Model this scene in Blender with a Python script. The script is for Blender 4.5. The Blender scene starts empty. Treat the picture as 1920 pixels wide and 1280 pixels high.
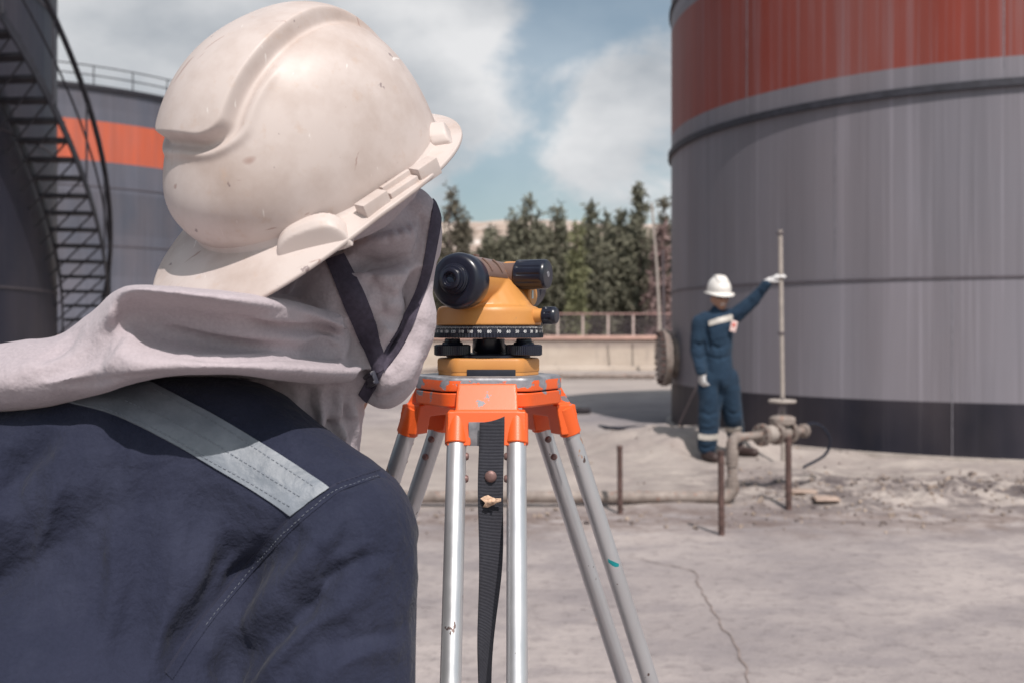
import bpy, bmesh, math, random
import numpy as np
from mathutils import Vector, Matrix
from mathutils.bvhtree import BVHTree
random.seed(7); rng = np.random.default_rng(7)
SC = bpy.context.scene
COL = SC.collection
R_ = math.radians

# ------------------------------------------------------------------ camera
CAMZ = 1.3
FX = 1867.0
cam = bpy.data.objects.new('camera', bpy.data.cameras.new('camera')); COL.objects.link(cam)
cam.location = (0, 0, CAMZ); cam.rotation_euler = (math.pi/2, 0, 0)
cam.data.lens = 35.0; cam.data.sensor_width = 36.0; cam.data.shift_y = -0.012
cam.data.clip_start = 0.05; cam.data.clip_end = 3000
cam.data.dof.use_dof = True; cam.data.dof.focus_distance = 1.03; cam.data.dof.aperture_fstop = 7.5
SC.camera = cam

def at(px, py, Y):
    """point at distance Y in front of the lens that is seen at photo pixel (px, py)"""
    return np.array([(px-960)/FX*Y, Y, CAMZ+(617-py)/FX*Y])

# ------------------------------------------------------------------ light
SUN = Vector((0.19, -0.57, 0.80)).normalized()
elev = math.asin(SUN.z)
w = bpy.data.worlds.new('World'); SC.world = w; w.use_nodes = True
nt = w.node_tree; nt.nodes.clear()
def wn(t, **k):
    n = nt.nodes.new(t)
    for a, b in k.items(): setattr(n, a, b)
    return n
def wl(a, b): nt.links.new(a, b)
sky = wn('ShaderNodeTexSky', sky_type='NISHITA'); sky.sun_disc = False
sky.sun_elevation = elev; sky.sun_rotation = math.atan2(SUN.x, SUN.y)
sky.dust_density = 2.2; sky.ozone_density = 1.2
bg1 = wn('ShaderNodeBackground'); bg1.inputs[1].default_value = 0.12
tint = wn('ShaderNodeMix', data_type='RGBA', blend_type='MULTIPLY'); tint.inputs[0].default_value = 1
wl(sky.outputs[0], tint.inputs[6]); tint.inputs[7].default_value = (1.1, 1.2, 1.08, 1)
wl(tint.outputs[2], bg1.inputs[0])
tc = wn('ShaderNodeTexCoord')
mp = wn('ShaderNodeMapping'); mp.inputs['Scale'].default_value = (1, 1, 1.7); mp.inputs['Location'].default_value = (3.1, 0.4, 0.7)
wl(tc.outputs['Generated'], mp.inputs['Vector'])
n1 = wn('ShaderNodeTexNoise'); n1.inputs['Scale'].default_value = 5.5; n1.inputs['Detail'].default_value = 10; n1.inputs['Roughness'].default_value = .6; n1.inputs['Distortion'].default_value = .25
wl(mp.outputs[0], n1.inputs['Vector'])
acc = n1.outputs['Fac']
def blob(px, py, width, amp, prev):
    d = Vector(((px-960)/FX, 1, (617-py)/FX)).normalized()
    dp = wn('ShaderNodeVectorMath', operation='DISTANCE'); wl(tc.outputs['Generated'], dp.inputs[0]); dp.inputs[1].default_value = d
    mr = wn('ShaderNodeMapRange', interpolation_type='SMOOTHSTEP'); wl(dp.outputs['Value'], mr.inputs['Value'])
    mr.inputs['From Min'].default_value = 0; mr.inputs['From Max'].default_value = width
    mr.inputs['To Min'].default_value = amp; mr.inputs['To Max'].default_value = 0
    ad = wn('ShaderNodeMath', operation='ADD'); wl(prev, ad.inputs[0]); wl(mr.outputs[0], ad.inputs[1])
    return ad.outputs[0]
# real places of the big clouds (+) and the gaps of blue (-)
for b in [(300, 60, .30, .25), (880, 190, .14, .20), (1080, 300, .09, .24), (1190, 160, .09, .20), (760, 40, .12, .18), (900, 60, .04, .1),
          (1000, 60, .09, -.22), (1010, 200, .07, -.20), (1100, 40, .08, -.20), (990, 385, .11, -.26), (1200, 390, .12, -.14), (1180, 60, .07, -.12)]:
    acc = blob(*b, acc)
# cloud kept ahead of the lens; sky overhead and behind cleared to cut fill light
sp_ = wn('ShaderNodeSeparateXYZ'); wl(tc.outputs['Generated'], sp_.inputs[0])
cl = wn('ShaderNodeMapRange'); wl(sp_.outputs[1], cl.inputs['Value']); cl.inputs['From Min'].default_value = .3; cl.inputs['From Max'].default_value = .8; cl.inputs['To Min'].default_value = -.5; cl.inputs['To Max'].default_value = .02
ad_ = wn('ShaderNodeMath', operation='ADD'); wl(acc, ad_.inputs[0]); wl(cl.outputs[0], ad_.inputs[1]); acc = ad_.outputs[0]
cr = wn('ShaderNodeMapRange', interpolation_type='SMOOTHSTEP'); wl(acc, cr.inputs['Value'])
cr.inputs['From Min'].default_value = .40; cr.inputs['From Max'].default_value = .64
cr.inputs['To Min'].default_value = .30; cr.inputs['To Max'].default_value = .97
n2 = wn('ShaderNodeTexNoise'); n2.inputs['Scale'].default_value = 5; n2.inputs['Detail'].default_value = 7
mp2 = wn('ShaderNodeMapping'); mp2.inputs['Scale'].default_value = (1, 1, 1.7); mp2.inputs['Location'].default_value = (1.1, 2.4, 0.77); wl(tc.outputs['Generated'], mp2.inputs['Vector']); wl(mp2.outputs[0], n2.inputs['Vector'])
cc = wn('ShaderNodeValToRGB'); acc2 = blob(240, 40, .36, -.14, n2.outputs['Fac'])
wl(acc2, cc.inputs[0])
cc.color_ramp.elements[0].position = .30; cc.color_ramp.elements[0].color = (.43, .47, .52, 1)
cc.color_ramp.elements[1].position = .62; cc.color_ramp.elements[1].color = (.95, .95, .96, 1)
bg2 = wn('ShaderNodeBackground'); bg2.inputs[1].default_value = 1.08; wl(cc.outputs[0], bg2.inputs[0])
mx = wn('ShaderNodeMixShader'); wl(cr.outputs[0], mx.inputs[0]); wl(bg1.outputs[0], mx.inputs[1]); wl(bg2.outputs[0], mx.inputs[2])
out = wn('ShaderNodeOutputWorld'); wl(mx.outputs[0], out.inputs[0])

sun = bpy.data.objects.new('sun', bpy.data.lights.new('sun', 'SUN')); COL.objects.link(sun)
sun.data.energy = 5.0; sun.data.angle = R_(0.5); sun.data.color = (1.0, .935, .885)
sun.rotation_euler = SUN.to_track_quat('Z', 'Y').to_euler()
vs = SC.view_settings; vs.view_transform = 'Standard'; vs.look = 'None'; vs.gamma = 1; vs.exposure = -0.33; vs.use_curve_mapping = False

# ------------------------------------------------------------------ helpers
WL = {}
def link(name, V, F, mat, parent=None, loc=None, smooth=True, label=None, cat=None, group=None, kind=None):
    V = np.asarray(V, float)
    me = bpy.data.meshes.new(name)
    if parent is not None: base = WL[parent.name]
    elif loc is not None: base = np.array(loc, float)
    else: base = np.zeros(3)
    me.from_pydata((V-base).tolist(), [], [tuple(int(i) for i in f) for f in F])
    me.update()
    if smooth: me.polygons.foreach_set('use_smooth', [True]*len(me.polygons))
    if mat is not None: me.materials.append(mat)
    o = bpy.data.objects.new(name, me); COL.objects.link(o)
    if parent is not None: o.parent = parent
    else: o.location = base
    WL[o.name] = base
    tag(o, label, cat, group, kind)
    return o
def tag(o, label=None, cat=None, group=None, kind=None):
    if label: o['label'] = label
    if cat: o['category'] = cat
    if group: o['group'] = group
    if kind: o['kind'] = kind
    return o
def empty(name, loc, label, cat, group=None):
    o = bpy.data.objects.new(name, None); COL.objects.link(o); o.location = loc
    WL[o.name] = np.array(loc, float)
    return tag(o, label, cat, group)
def copytree(o, loc, rot=0, label=None):
    c = o.copy(); COL.objects.link(c); c.location = loc; c.rotation_euler = (0, 0, rot)
    WL[c.name] = np.array(loc, float)
    if label: c['label'] = label
    for ch in list(o.children):
        d = ch.copy(); COL.objects.link(d); d.parent = c
        for g in list(ch.children):
            e = g.copy(); COL.objects.link(e); e.parent = d
    return c
def autosmooth(o, deg=35):
    me = o.data
    bm = bmesh.new(); bm.from_mesh(me)
    for e in bm.edges:
        if len(e.link_faces) == 2 and e.calc_face_angle(0) > R_(deg): e.smooth = False
    bm.to_mesh(me); bm.free()
    return o
class MB:
    def __init__(s): s.V = []; s.F = []; s.n = 0
    def add(s, V, F):
        V = np.asarray(V, float); s.V.append(V); s.F += [tuple(int(i)+s.n for i in f) for f in F]; s.n += len(V); return s
    def get(s): return np.concatenate(s.V), s.F
    def build(s, name, mat, parent=None, **k):
        V, F = s.get(); sharp = k.pop('sharp', 35); o = link(name, V, F, mat, parent, **k)
        if sharp and k.get('smooth', True): autosmooth(o, sharp)
        return o
def nrm(v): v = np.asarray(v, float); return v/(np.linalg.norm(v)+1e-12)
def frame_of(d):
    d = nrm(d); a = np.array([0, 0, 1.]) if abs(d[2]) < .9 else np.array([1., 0, 0])
    x = nrm(np.cross(a, d)); return x, np.cross(d, x), d
def tube(pts, rad, n=16, caps=True):
    pts = np.asarray(pts, float); m = len(pts)
    rad = np.full(m, rad) if np.isscalar(rad) else np.asarray(rad, float)
    T = np.gradient(pts, axis=0) if m > 2 else np.array([pts[1]-pts[0]]*2)
    x, y, _ = frame_of(T[0]); V = []
    for i in range(m):
        t = nrm(T[i]); x = nrm(x-t*(x@t)); y = np.cross(t, x)
        a = np.linspace(0, 2*math.pi, n, endpoint=False)
        V.append(pts[i]+rad[i]*(np.cos(a)[:, None]*x+np.sin(a)[:, None]*y))
    F = []
    for i in range(m-1):
        for j in range(n):
            k = (j+1) % n; F.append((i*n+j, i*n+k, (i+1)*n+k, (i+1)*n+j))
    if caps: F.append(tuple(range(n-1, -1, -1))); F.append(tuple((m-1)*n+j for j in range(n)))
    return np.concatenate(V), F
def lathe(o, d, prof, n=48, xs=None):
    """prof: list of (along, radius) round axis d from o"""
    x, y, d = frame_of(d); V = []; a = np.linspace(0, 2*math.pi, n, endpoint=False)
    for (h, r) in prof:
        V.append(np.asarray(o)+d*h+max(r, 1e-5)*(np.cos(a)[:, None]*x+np.sin(a)[:, None]*y))
    m = len(prof); F = []
    for i in range(m-1):
        for j in range(n):
            k = (j+1) % n; F.append((i*n+j, i*n+k, (i+1)*n+k, (i+1)*n+j))
    F.append(tuple(range(n-1, -1, -1))); F.append(tuple((m-1)*n+j for j in range(n)))
    return np.concatenate(V), F
def box(c, h, R=None, bev=0):
    """box centre c, half sizes h, columns of R are its axes"""
    bm = bmesh.new(); bmesh.ops.create_cube(bm, size=2)
    for v in bm.verts: v.co = Vector((v.co.x*h[0], v.co.y*h[1], v.co.z*h[2]))
    if bev: bmesh.ops.bevel(bm, geom=bm.edges[:], offset=bev, segments=2, profile=.6, affect='EDGES')
    bm.verts.ensure_lookup_table()
    V = np.array([v.co[:] for v in bm.verts]); F = [tuple(v.index for v in f.verts) for f in bm.faces]; bm.free()
    if R is not None: V = V@np.asarray(R).T
    return V+np.asarray(c), F
def capsule(p, q, r1, r2, n=20, k=6):
    p = np.asarray(p, float); q = np.asarray(q, float); L = np.linalg.norm(q-p)
    pr = [(-r1*math.cos(t), r1*math.sin(t)) for t in np.linspace(0.02, math.pi/2, k)]
    pr += [(L+r2*math.sin(t), r2*math.cos(t)) for t in np.linspace(0, math.pi/2-.02, k)]
    return lathe(p, q-p, pr, n)
def ellip(c, r, R=None, n=24, m=16):
    V = []; F = []
    for i in range(m+1):
        t = math.pi*min(max(i/m, .004), .996)
        for j in range(n):
            a = 2*math.pi*j/n; V.append((r[0]*math.sin(t)*math.cos(a), r[1]*math.sin(t)*math.sin(a), r[2]*math.cos(t)))
    for i in range(m):
        for j in range(n):
            k = (j+1) % n; F.append((i*n+j, (i+1)*n+j, (i+1)*n+k, i*n+k))
    F.append(tuple(range(n))); F.append(tuple(m*n+j for j in range(n-1, -1, -1)))
    V = np.array(V)
    if R is not None: V = V@np.asarray(R).T
    return V+np.asarray(c), F
def hull(pts):
    bm = bmesh.new()
    for p in pts: bm.verts.new(p)
    r = bmesh.ops.convex_hull(bm, input=bm.verts[:])
    bmesh.ops.delete(bm, geom=[e for e in r['geom_interior'] if isinstance(e, bmesh.types.BMVert)], context='VERTS')
    bm.verts.index_update(); bm.verts.ensure_lookup_table()
    V = np.array([v.co[:] for v in bm.verts]); F = [tuple(v.index for v in f.verts) for f in bm.faces]; bm.free(); return V, F
def fuse(mb, voxel, smooth=6, fac=.5):
    """union of closed shapes into one continuous skin"""
    V, F = mb.get() if isinstance(mb, MB) else mb
    me = bpy.data.meshes.new('tmp'); me.from_pydata(V.tolist(), [], F)
    bm = bmesh.new(); bm.from_mesh(me); bmesh.ops.recalc_face_normals(bm, faces=bm.faces[:]); bm.to_mesh(me); bm.free()
    o = bpy.data.objects.new('tmp', me); COL.objects.link(o)
    m = o.modifiers.new('r', 'REMESH'); m.mode = 'VOXEL'; m.voxel_size = voxel
    if smooth:
        m = o.modifiers.new('s', 'SMOOTH'); m.iterations = smooth; m.factor = fac
    dg = bpy.context.evaluated_depsgraph_get(); e = o.evaluated_get(dg); m2 = e.to_mesh()
    n = len(m2.vertices); co = np.empty(n*3); m2.vertices.foreach_get('co', co); co = co.reshape(-1, 3)
    F = [tuple(p.vertices) for p in m2.polygons]; e.to_mesh_clear()
    bpy.data.objects.remove(o); bpy.data.meshes.remove(me)
    return co, F
def normals(V, F):
    q = np.array([f if len(f) == 4 else (f[0], f[1], f[2], f[2]) for f in F])
    n = np.cross(V[q[:, 2]]-V[q[:, 0]], V[q[:, 3]]-V[q[:, 1]])
    N = np.zeros_like(V)
    for k in range(4): np.add.at(N, q[:, k], n)
    return N/(np.linalg.norm(N, axis=1)[:, None]+1e-12)
def bvh(V, F): return BVHTree.FromPolygons([Vector(v) for v in V], F)
CO = Vector((0, 0, CAMZ))
def cast(tree, px, py):
    d = Vector(((px-960)/FX, 1, (617-py)/FX)).normalized()
    h = tree.ray_cast(CO, d)
    return (np.array(h[0]), np.array(h[1])) if h[0] is not None else (None, None)
def densify(pl, step):
    pl = np.asarray(pl, float)
    # catmull-rom
    P = np.concatenate([[2*pl[0]-pl[1]], pl, [2*pl[-1]-pl[-2]]]); o = []
    for i in range(1, len(P)-2):
        n = max(2, int(np.linalg.norm(P[i+1]-P[i])/step))
        for t in np.linspace(0, 1, n, endpoint=False):
            o.append(.5*((2*P[i])+(-P[i-1]+P[i+1])*t+(2*P[i-1]-5*P[i]+4*P[i+1]-P[i+2])*t*t+(-P[i-1]+3*P[i]-3*P[i+1]+P[i+2])*t**3))
    o.append(P[-2]); return np.array(o)
def folds(V, F, specs, gain=1.0):
    """each spec: (pixel polyline, amplitude m, width m[, kind]); the line is laid on the real surface, the cloth is pushed in or out along it"""
    V = V.copy()
    tree = bvh(V, F); N = normals(V, F)
    D = np.zeros(len(V))
    for sp in specs:
        pl, amp, wd = sp[:3]; amp *= gain; kind = sp[3] if len(sp) > 3 else 'g'
        pts = []
        for q in densify(pl, 9):
            h, n = cast(tree, *q)
            if h is not None: pts.append(h)
        if len(pts) < 2: continue
        pts = np.array(pts); L = len(pts)
        lo = pts.min(0)-3*wd; hi = pts.max(0)+3*wd
        idx = np.where(((V > lo) & (V < hi)).all(1))[0]
        if not len(idx): continue
        X = V[idx]; best = np.full(len(idx), 9.); par = np.zeros(len(idx)); vec = np.zeros((len(idx), 3)); tan = np.zeros((len(idx), 3))
        for i in range(L-1):
            a, b = pts[i], pts[i+1]; ab = b-a; l2 = ab@ab
            if l2 < 1e-12: continue
            t = np.clip(((X-a)@ab)/l2, 0, 1); d = X-(a+t[:, None]*ab); dd = np.linalg.norm(d, axis=1)
            m = dd < best; best[m] = dd[m]; par[m] = (i+t[m])/(L-1); vec[m] = d[m]; tan[m] = nrm(ab)
        taper = np.sin(math.pi*np.clip(par, 0.0, 1))**.8 if kind != 'seam' else np.ones(len(idx))
        if kind in ('g', 'seam'): D[idx] += amp*np.exp(-(best/wd)**2)*taper
        else:                      # 's': a crest on one side and a hollow on the other
            side = np.einsum('ij,ij->i', np.cross(N[idx], tan), vec)
            D[idx] += amp*1.6*(side/wd)*np.exp(-(best/wd)**2)*taper
    return V+N*D[:, None]
def ribbon(tree, left, right, nx, off, thick, name, mat, parent, **k):
    """a band laid on a surface between two pixel polylines, with real thickness"""
    A = densify(left, 6); B = densify(right, 6); n = max(len(A), len(B))
    A = np.array([A[int(i)] for i in np.linspace(0, len(A)-1, n)]); B = np.array([B[int(i)] for i in np.linspace(0, len(B)-1, n)])
    G = np.full((n, nx+1, 3), np.nan); M = np.zeros((n, nx+1, 3)); last = None
    for i in range(n):
        for j in range(nx+1):
            q = A[i]+(B[i]-A[i])*j/nx; h, nn = cast(tree, *q)
            if h is None: h, nn = last if last is not None else (at(q[0], q[1], 1.0), np.array([0, -1., 0]))
            else:
                if nn[1] > 0: nn = -nn
            last = (h, nn); G[i, j] = h; M[i, j] = nn
    for _ in range(3):   # relax
        M[1:-1] = (M[:-2]+M[1:-1]*2+M[2:])/4; G[1:-1] = (G[:-2]+2*G[1:-1]+G[2:])/4
    M /= np.linalg.norm(M, axis=2)[..., None]
    top = G+M*(off+thick); bot = G+M*(off-.004)
    V = np.concatenate([top.reshape(-1, 3), bot.reshape(-1, 3)]); W = nx+1; K = n*W; F = []
    for i in range(n-1):
        for j in range(nx):
            a = i*W+j; F.append((a, a+1, a+W+1, a+W)); F.append((K+a, K+a+W, K+a+W+1, K+a+1))
        F.append((i*W, (i+1)*W, K+(i+1)*W, K+i*W)); a = i*W+nx; F.append((a, K+a, K+a+W, a+W))
    for j in range(nx):
        F.append((j, K+j, K+j+1, j+1)); a = (n-1)*W+j; F.append((a, a+1, K+a+1, K+a))
    o = link(name, V, F, mat, parent, **k); bm = bmesh.new(); bm.from_mesh(o.data); bmesh.ops.recalc_face_normals(bm, faces=bm.faces[:]); bm.to_mesh(o.data); bm.free(); autosmooth(o, 50)
    return o
def ss(a, b, x):
    t = np.clip((x-a)/(b-a), 0, 1); return t*t*(3-2*t)
def vnoise(x, y, seed=0):
    """smooth value noise on arrays"""
    xi = np.floor(x).astype(int); yi = np.floor(y).astype(int); fx = x-xi; fy = y-yi
    fx = fx*fx*(3-2*fx); fy = fy*fy*(3-2*fy)
    def h(a, b):
        n = (a*374761393+b*668265263+seed*974711) & 0xffffffff; n = ((n ^ (n >> 13))*1274126177) & 0xffffffff
        return ((n ^ (n >> 16)) & 0xffff)/65535.
    return (h(xi, yi)*(1-fx)+h(xi+1, yi)*fx)*(1-fy)+(h(xi, yi+1)*(1-fx)+h(xi+1, yi+1)*fx)*fy
def fbm(x, y, o=4, seed=0):
    s = 0; a = .5
    for i in range(o): s = s+a*(vnoise(x*2**i, y*2**i, seed+i)-.5); a *= .5
    return s

# ------------------------------------------------------------------ materials
class Mat:
    def __init__(s, name, col=(.5, .5, .5), rough=.6, metal=0, spec=None):
        s.m = bpy.data.materials.new(name); s.m.use_nodes = True; s.t = s.m.node_tree
        s.b = s.t.nodes['Principled BSDF']; s.set('Base Color', (*col, 1)); s.set('Roughness', rough); s.set('Metallic', metal)
        if spec is not None: s.set('Specular IOR Level', spec)
        s._tc = None; s.col = (*col, 1)
    def set(s, k, v): s.b.inputs[k].default_value = v
    def N(s, t, **k):
        n = s.t.nodes.new(t)
        for a, b in k.items(): setattr(n, a, b)
        return n
    def L(s, a, b): s.t.links.new(a, b)
    def tc(s, scale=(1, 1, 1), loc=(0, 0, 0), rot=(0, 0, 0)):
        if not s._tc: s._tc = s.N('ShaderNodeTexCoord')
        m = s.N('ShaderNodeMapping'); m.inputs['Scale'].default_value = scale; m.inputs['Location'].default_value = loc; m.inputs['Rotation'].default_value = rot
        s.L(s._tc.outputs['Object'], m.inputs[0]); return m.outputs[0]
    def noise(s, scale, detail=5, rough=.55, vec=None, dist=0):
        n = s.N('ShaderNodeTexNoise'); n.inputs['Scale'].default_value = scale; n.inputs['Detail'].default_value = detail
        n.inputs['Roughness'].default_value = rough; n.inputs['Distortion'].default_value = dist
        s.L(vec if vec else s.tc(), n.inputs['Vector']); return n.outputs['Fac']
    def ramp(s, fac, a, b, lo=0, hi=1):
        n = s.N('ShaderNodeMapRange'); s.L(fac, n.inputs['Value']); n.inputs['From Min'].default_value = a; n.inputs['From Max'].default_value = b
        n.inputs['To Min'].default_value = lo; n.inputs['To Max'].default_value = hi; return n.outputs[0]
    def mix(s, fac, a, b, mode='MIX'):
        n = s.N('ShaderNodeMix', data_type='RGBA', blend_type=mode)
        if isinstance(fac, (int, float)): n.inputs[0].default_value = fac
        else: s.L(fac, n.inputs[0])
        for i, c in ((6, a), (7, b)):
            if isinstance(c, tuple): n.inputs[i].default_value = (*c[:3], 1)
            else: s.L(c, n.inputs[i])
        return n.outputs[2]
    def math(s, op, a, b=0):
        n = s.N('ShaderNodeMath', operation=op)
        for i, c in ((0, a), (1, b)):
            if isinstance(c, (int, float)): n.inputs[i].default_value = c
            else: s.L(c, n.inputs[i])
        return n.outputs[0]
    def color(s, c): s.L(c, s.b.inputs['Base Color']); return s
    def rough(s, c): s.L(c, s.b.inputs['Roughness']); return s
    def bump(s, h, st=.3, dist=.01, prev=None):
        n = s.N('ShaderNodeBump'); n.inputs['Strength'].default_value = st; n.inputs['Distance'].default_value = dist; s.L(h, n.inputs['Height'])
        if prev: s.L(prev, n.inputs['Normal'])
        s.L(n.outputs[0], s.b.inputs['Normal']); return n.outputs[0]
    def pos(s):
        g = s.N('ShaderNodeNewGeometry'); return g.outputs['Position']
    def sep(s, v):
        n = s.N('ShaderNodeSeparateXYZ'); s.L(v, n.inputs[0]); return n.outputs

def simple(name, col, rough=.6, metal=0, var=.15, scale=30, bump=0, bd=.002):
    m = Mat(name, col, rough, metal); n = m.noise(scale, 5)
    m.color(m.mix(m.ramp(n, .3, .7), tuple(c*(1-var) for c in col), tuple(min(1, c*(1+var)) for c in col)))
    if bump: m.bump(m.noise(scale*3), bump, bd)
    return m.m
M = {}
# helmet plastic: worn, scuffed, dusty
m = Mat('helmet_plastic', (.74, .66, .60), .34, spec=.36)
d1 = m.ramp(m.noise(9, 7, .62, m.tc()),   .46, .68); d2 = m.ramp(m.noise(60, 6, .7), .58, .72)
c = m.mix(m.math('MULTIPLY', d1, .62), (.585, .505, .475), (.36, .265, .22))
c = m.mix(m.math('MULTIPLY', d2, .45), c, (.50, .36, .28))
sc_ = m.ramp(m.noise(10, 3, .5, m.tc((1, 14, 3), (0, 0, 0), (.5, .6, .3)), .6), .69, .715); c = m.mix(m.math('MULTIPLY', sc_, .6), c, (.30, .17, .14))
sc2 = m.ramp(m.noise(48, 3, .6, m.tc((1.2, 1, 1), (3, 1, 2))), .70, .72); c = m.mix(m.math('MULTIPLY', sc2, .65), c, (.16, .11, .12))
sc3 = m.ramp(m.noise(14, 3, .5, m.tc((12, 1, 2), (5, 1, 0), (.2, .9, .3)), .4), .715, .74); c = m.mix(m.math('MULTIPLY', sc3, .5), c, (.9, .87, .84))
m.color(c); m.rough(m.ramp(m.noise(40, 5), .3, .7, .42, .58)); m.bump(m.noise(14, 4), .12, .004); M['helmet'] = m.m
# hood cloth
def cloth(name, col, dark, weave=900, rough=.9, bst=.25, dusty=None, shn=.25):
    m = Mat(name, col, rough, spec=.25)
    wv = m.N('ShaderNodeTexWave', wave_type='BANDS', bands_direction='DIAGONAL'); wv.inputs['Scale'].default_value = weave; wv.inputs['Distortion'].default_value = 1.0
    m.L(m.tc(), wv.inputs[0])
    n = m.noise(5, 5); c = m.mix(m.ramp(n, .3, .7), dark, col)
    c = m.mix(m.math('MULTIPLY', m.ramp(m.noise(350, 3), .35, .65), .22), c, tuple(min(1, x*1.35) for x in col))
    if dusty: c = m.mix(m.math('MULTIPLY', m.ramp(m.noise(11, 6, .65, m.tc((1, 1, .4))), .48, .8), .35), c, dusty)
    m.color(c); m.set('Sheen Weight', shn*.6); m.set('Sheen Roughness', .5)
    b = m.bump(m.noise(22, 5, .6), bst, .012); m.bump(wv.outputs[1], .12, .0006, b); return m.m
M['hood'] = cloth('hood_cloth', (.45, .39, .415), (.36, .31, .335), 380, bst=.5)
M['cover'] = cloth('coverall_cloth', (.023, .026, .050), (.013, .016, .034), 420, dusty=(.060, .066, .105), shn=.08, bst=.7)
M['cover2'] = cloth('blue_coverall_cloth', (.020, .043, .076), (.012, .027, .052), 300, bst=.6, shn=.1)
m = Mat('reflective_tape', (.30, .36, .42), .5, .0)
v_ = m.N('ShaderNodeTexVoronoi'); v_.inputs['Scale'].default_value = 150; m.L(m.tc(), v_.inputs['Vector'])
m.color(m.mix(m.ramp(m.noise(25, 6), .35, .7), (.13, .15, .18), (.23, .255, .295))); m.bump(m.noise(60, 5), .5, .003, m.bump(v_.outputs['Distance'], .2, .001)); M['tape'] = m.m
M['tape2'] = simple('pale_tape', (.50, .46, .42), .5)
M['strap'] = simple('strap_webbing', (.052, .042, .066), .85, 0, .25, 200, .3)
M['stitch'] = simple('stitch_thread', (.20, .22, .26), .9)
M['seam'] = simple('seam_cloth', (.02, .022, .045), .9)
M['skin'] = simple('skin', (.42, .23, .16), .55, 0, .12, 40, .1)
M['buckle'] = simple('buckle_plastic', (.03, .028, .045), .4)
M['black'] = simple('black_plastic', (.012, .014, .026), .28, 0, .2, 80, .08, .0006)
M['rubber'] = simple('black_rubber', (.014, .016, .028), .42, 0, .2, 80, .15, .0006)
m = Mat('amber_paint', (.72, .32, .06), .42); c = m.mix(m.ramp(m.noise(18, 6, .6), .35, .75), (.62, .285, .08), (.56, .235, .065))
c = m.mix(m.math('MULTIPLY', m.ramp(m.noise(120, 4, .6), .66, .74), .5), c, (.35, .2, .1)); m.color(c); m.bump(m.noise(700, 3), .12, .0004); M['amber'] = m.m
m = Mat('chipped_orange_paint', (.80, .15, .03), .42)
zz_ = m.ramp(m.sep(m.tc())[2], 1.212, 1.247, -.07, .105); f = m.ramp(m.math('ADD', m.noise(34, 6, .6, m.tc((1, 1, 1.2), (.3, .2, .17))), zz_), .585, .60); bare = m.mix(m.noise(200, 4), (.14, .13, .15), (.33, .32, .35))
m.color(m.mix(f, m.mix(m.noise(400, 2), (.82, .125, .022), (.70, .095, .018)), bare)); m.bump(m.math('SUBTRACT', 1, f), .4, .0006); M['orange'] = m.m
m = Mat('orange_paint', (.82, .16, .03), .38)
f = m.ramp(m.noise(38, 5, .6, m.tc((1, 1, 1), (.9, .2, .4))), .655, .665)
m.color(m.mix(f, m.mix(m.noise(500, 2), (.82, .125, .022), (.76, .11, .02)), (.2, .19, .21))); m.bump(m.noise(900, 2), .25, .0004); M['orange2'] = m.m
m = Mat('bare_cast_metal', (.3, .3, .33), .45, .5); m.color(m.mix(m.ramp(m.noise(60, 6), .3, .7), (.17, .17, .2), (.46, .45, .47))); m.bump(m.noise(150, 4), .3, .0008); M['cast'] = m.m
m = Mat('aluminium_tube', (.62, .62, .64), .38, .72)
c = m.mix(m.ramp(m.noise(8, 5, .6, m.tc((1, 1, .15))), .3, .7), (.55, .55, .57), (.68, .68, .70))
c = m.mix(m.math('MULTIPLY', m.ramp(m.noise(75, 5, .55, m.tc((1, 1, .6))), .69, .70), .9), c, (.12, .07, .06))
c = m.mix(m.math('MULTIPLY', m.ramp(m.noise(24, 4, .6, m.tc((1, 1, .7), (4, 2, 9))), .685, .70), .8), c, (.62, .33, .18))
m.color(c); m.bump(m.noise(120, 4), .06, .0006); m.rough(m.ramp(m.noise(30, 4), .3, .7, .32, .48)); M['alu'] = m.m
m = Mat('ribbed_webbing', (.03, .03, .042), .9)
wv = m.N('ShaderNodeTexWave', wave_type='BANDS', bands_direction='Z'); wv.inputs['Scale'].default_value = 210; wv.inputs['Distortion'].default_value = .6; m.L(m.tc(), wv.inputs[0])
m.color(m.mix(wv.outputs[1], (.016, .016, .024), m.mix(m.noise(300, 3), (.035, .038, .055), (.10, .10, .12)))); m.bump(wv.outputs[1], .8, .0012); M['web'] = m.m
M['brown'] = simple('brown_plastic', (.17, .105, .085), .38, 0, .1, 60, .05)
M['white'] = simple('white_marking', (.75, .75, .75), .6)
M['glass'] = simple('dark_glass', (.02, .03, .05), .05)
M['pale'] = simple('pale_window', (.55, .68, .72), .15)
M['rust'] = simple('rusty_steel', (.105, .062, .055), .8, .1, .5, 25, .5, .004)
M['rivet'] = simple('rivet_copper', (.22, .13, .12), .5, .4, .2, 200, .1)
M['leaf'] = simple('dried_leaf', (.62, .42, .30), .8, 0, .3, 200, .3)
m = Mat('weathered_pipe', (.36, .30, .27), .7); c = m.mix(m.ramp(m.noise(9, 6, .65), .35, .65), (.34, .285, .255), (.17, .135, .12))
c = m.mix(m.math('MULTIPLY', m.ramp(m.noise(22, 5, .6), .60, .68), .7), c, (.30, .11, .06)); m.color(c); m.bump(m.noise(45, 4), .3, .004); M['pipe'] = m.m
M['pipe2'] = simple('pale_rod', (.37, .32, .29), .6, 0, .15, 12)
M['dkpipe'] = simple('dark_pipe_metal', (.12, .10, .11), .6, .2, .3, 30, .3)
M['glove'] = simple('glove_cotton', (.62, .60, .60), .9, 0, .1, 90, .3)
M['boot'] = simple('boot_leather', (.05, .03, .028), .6, 0, .2, 30, .2)
M['whitehat'] = simple('white_helmet', (.80, .76, .72), .3, 0, .05, 8)
M['badge'] = simple('badge_card', (.75, .55, .52), .5)
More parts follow.
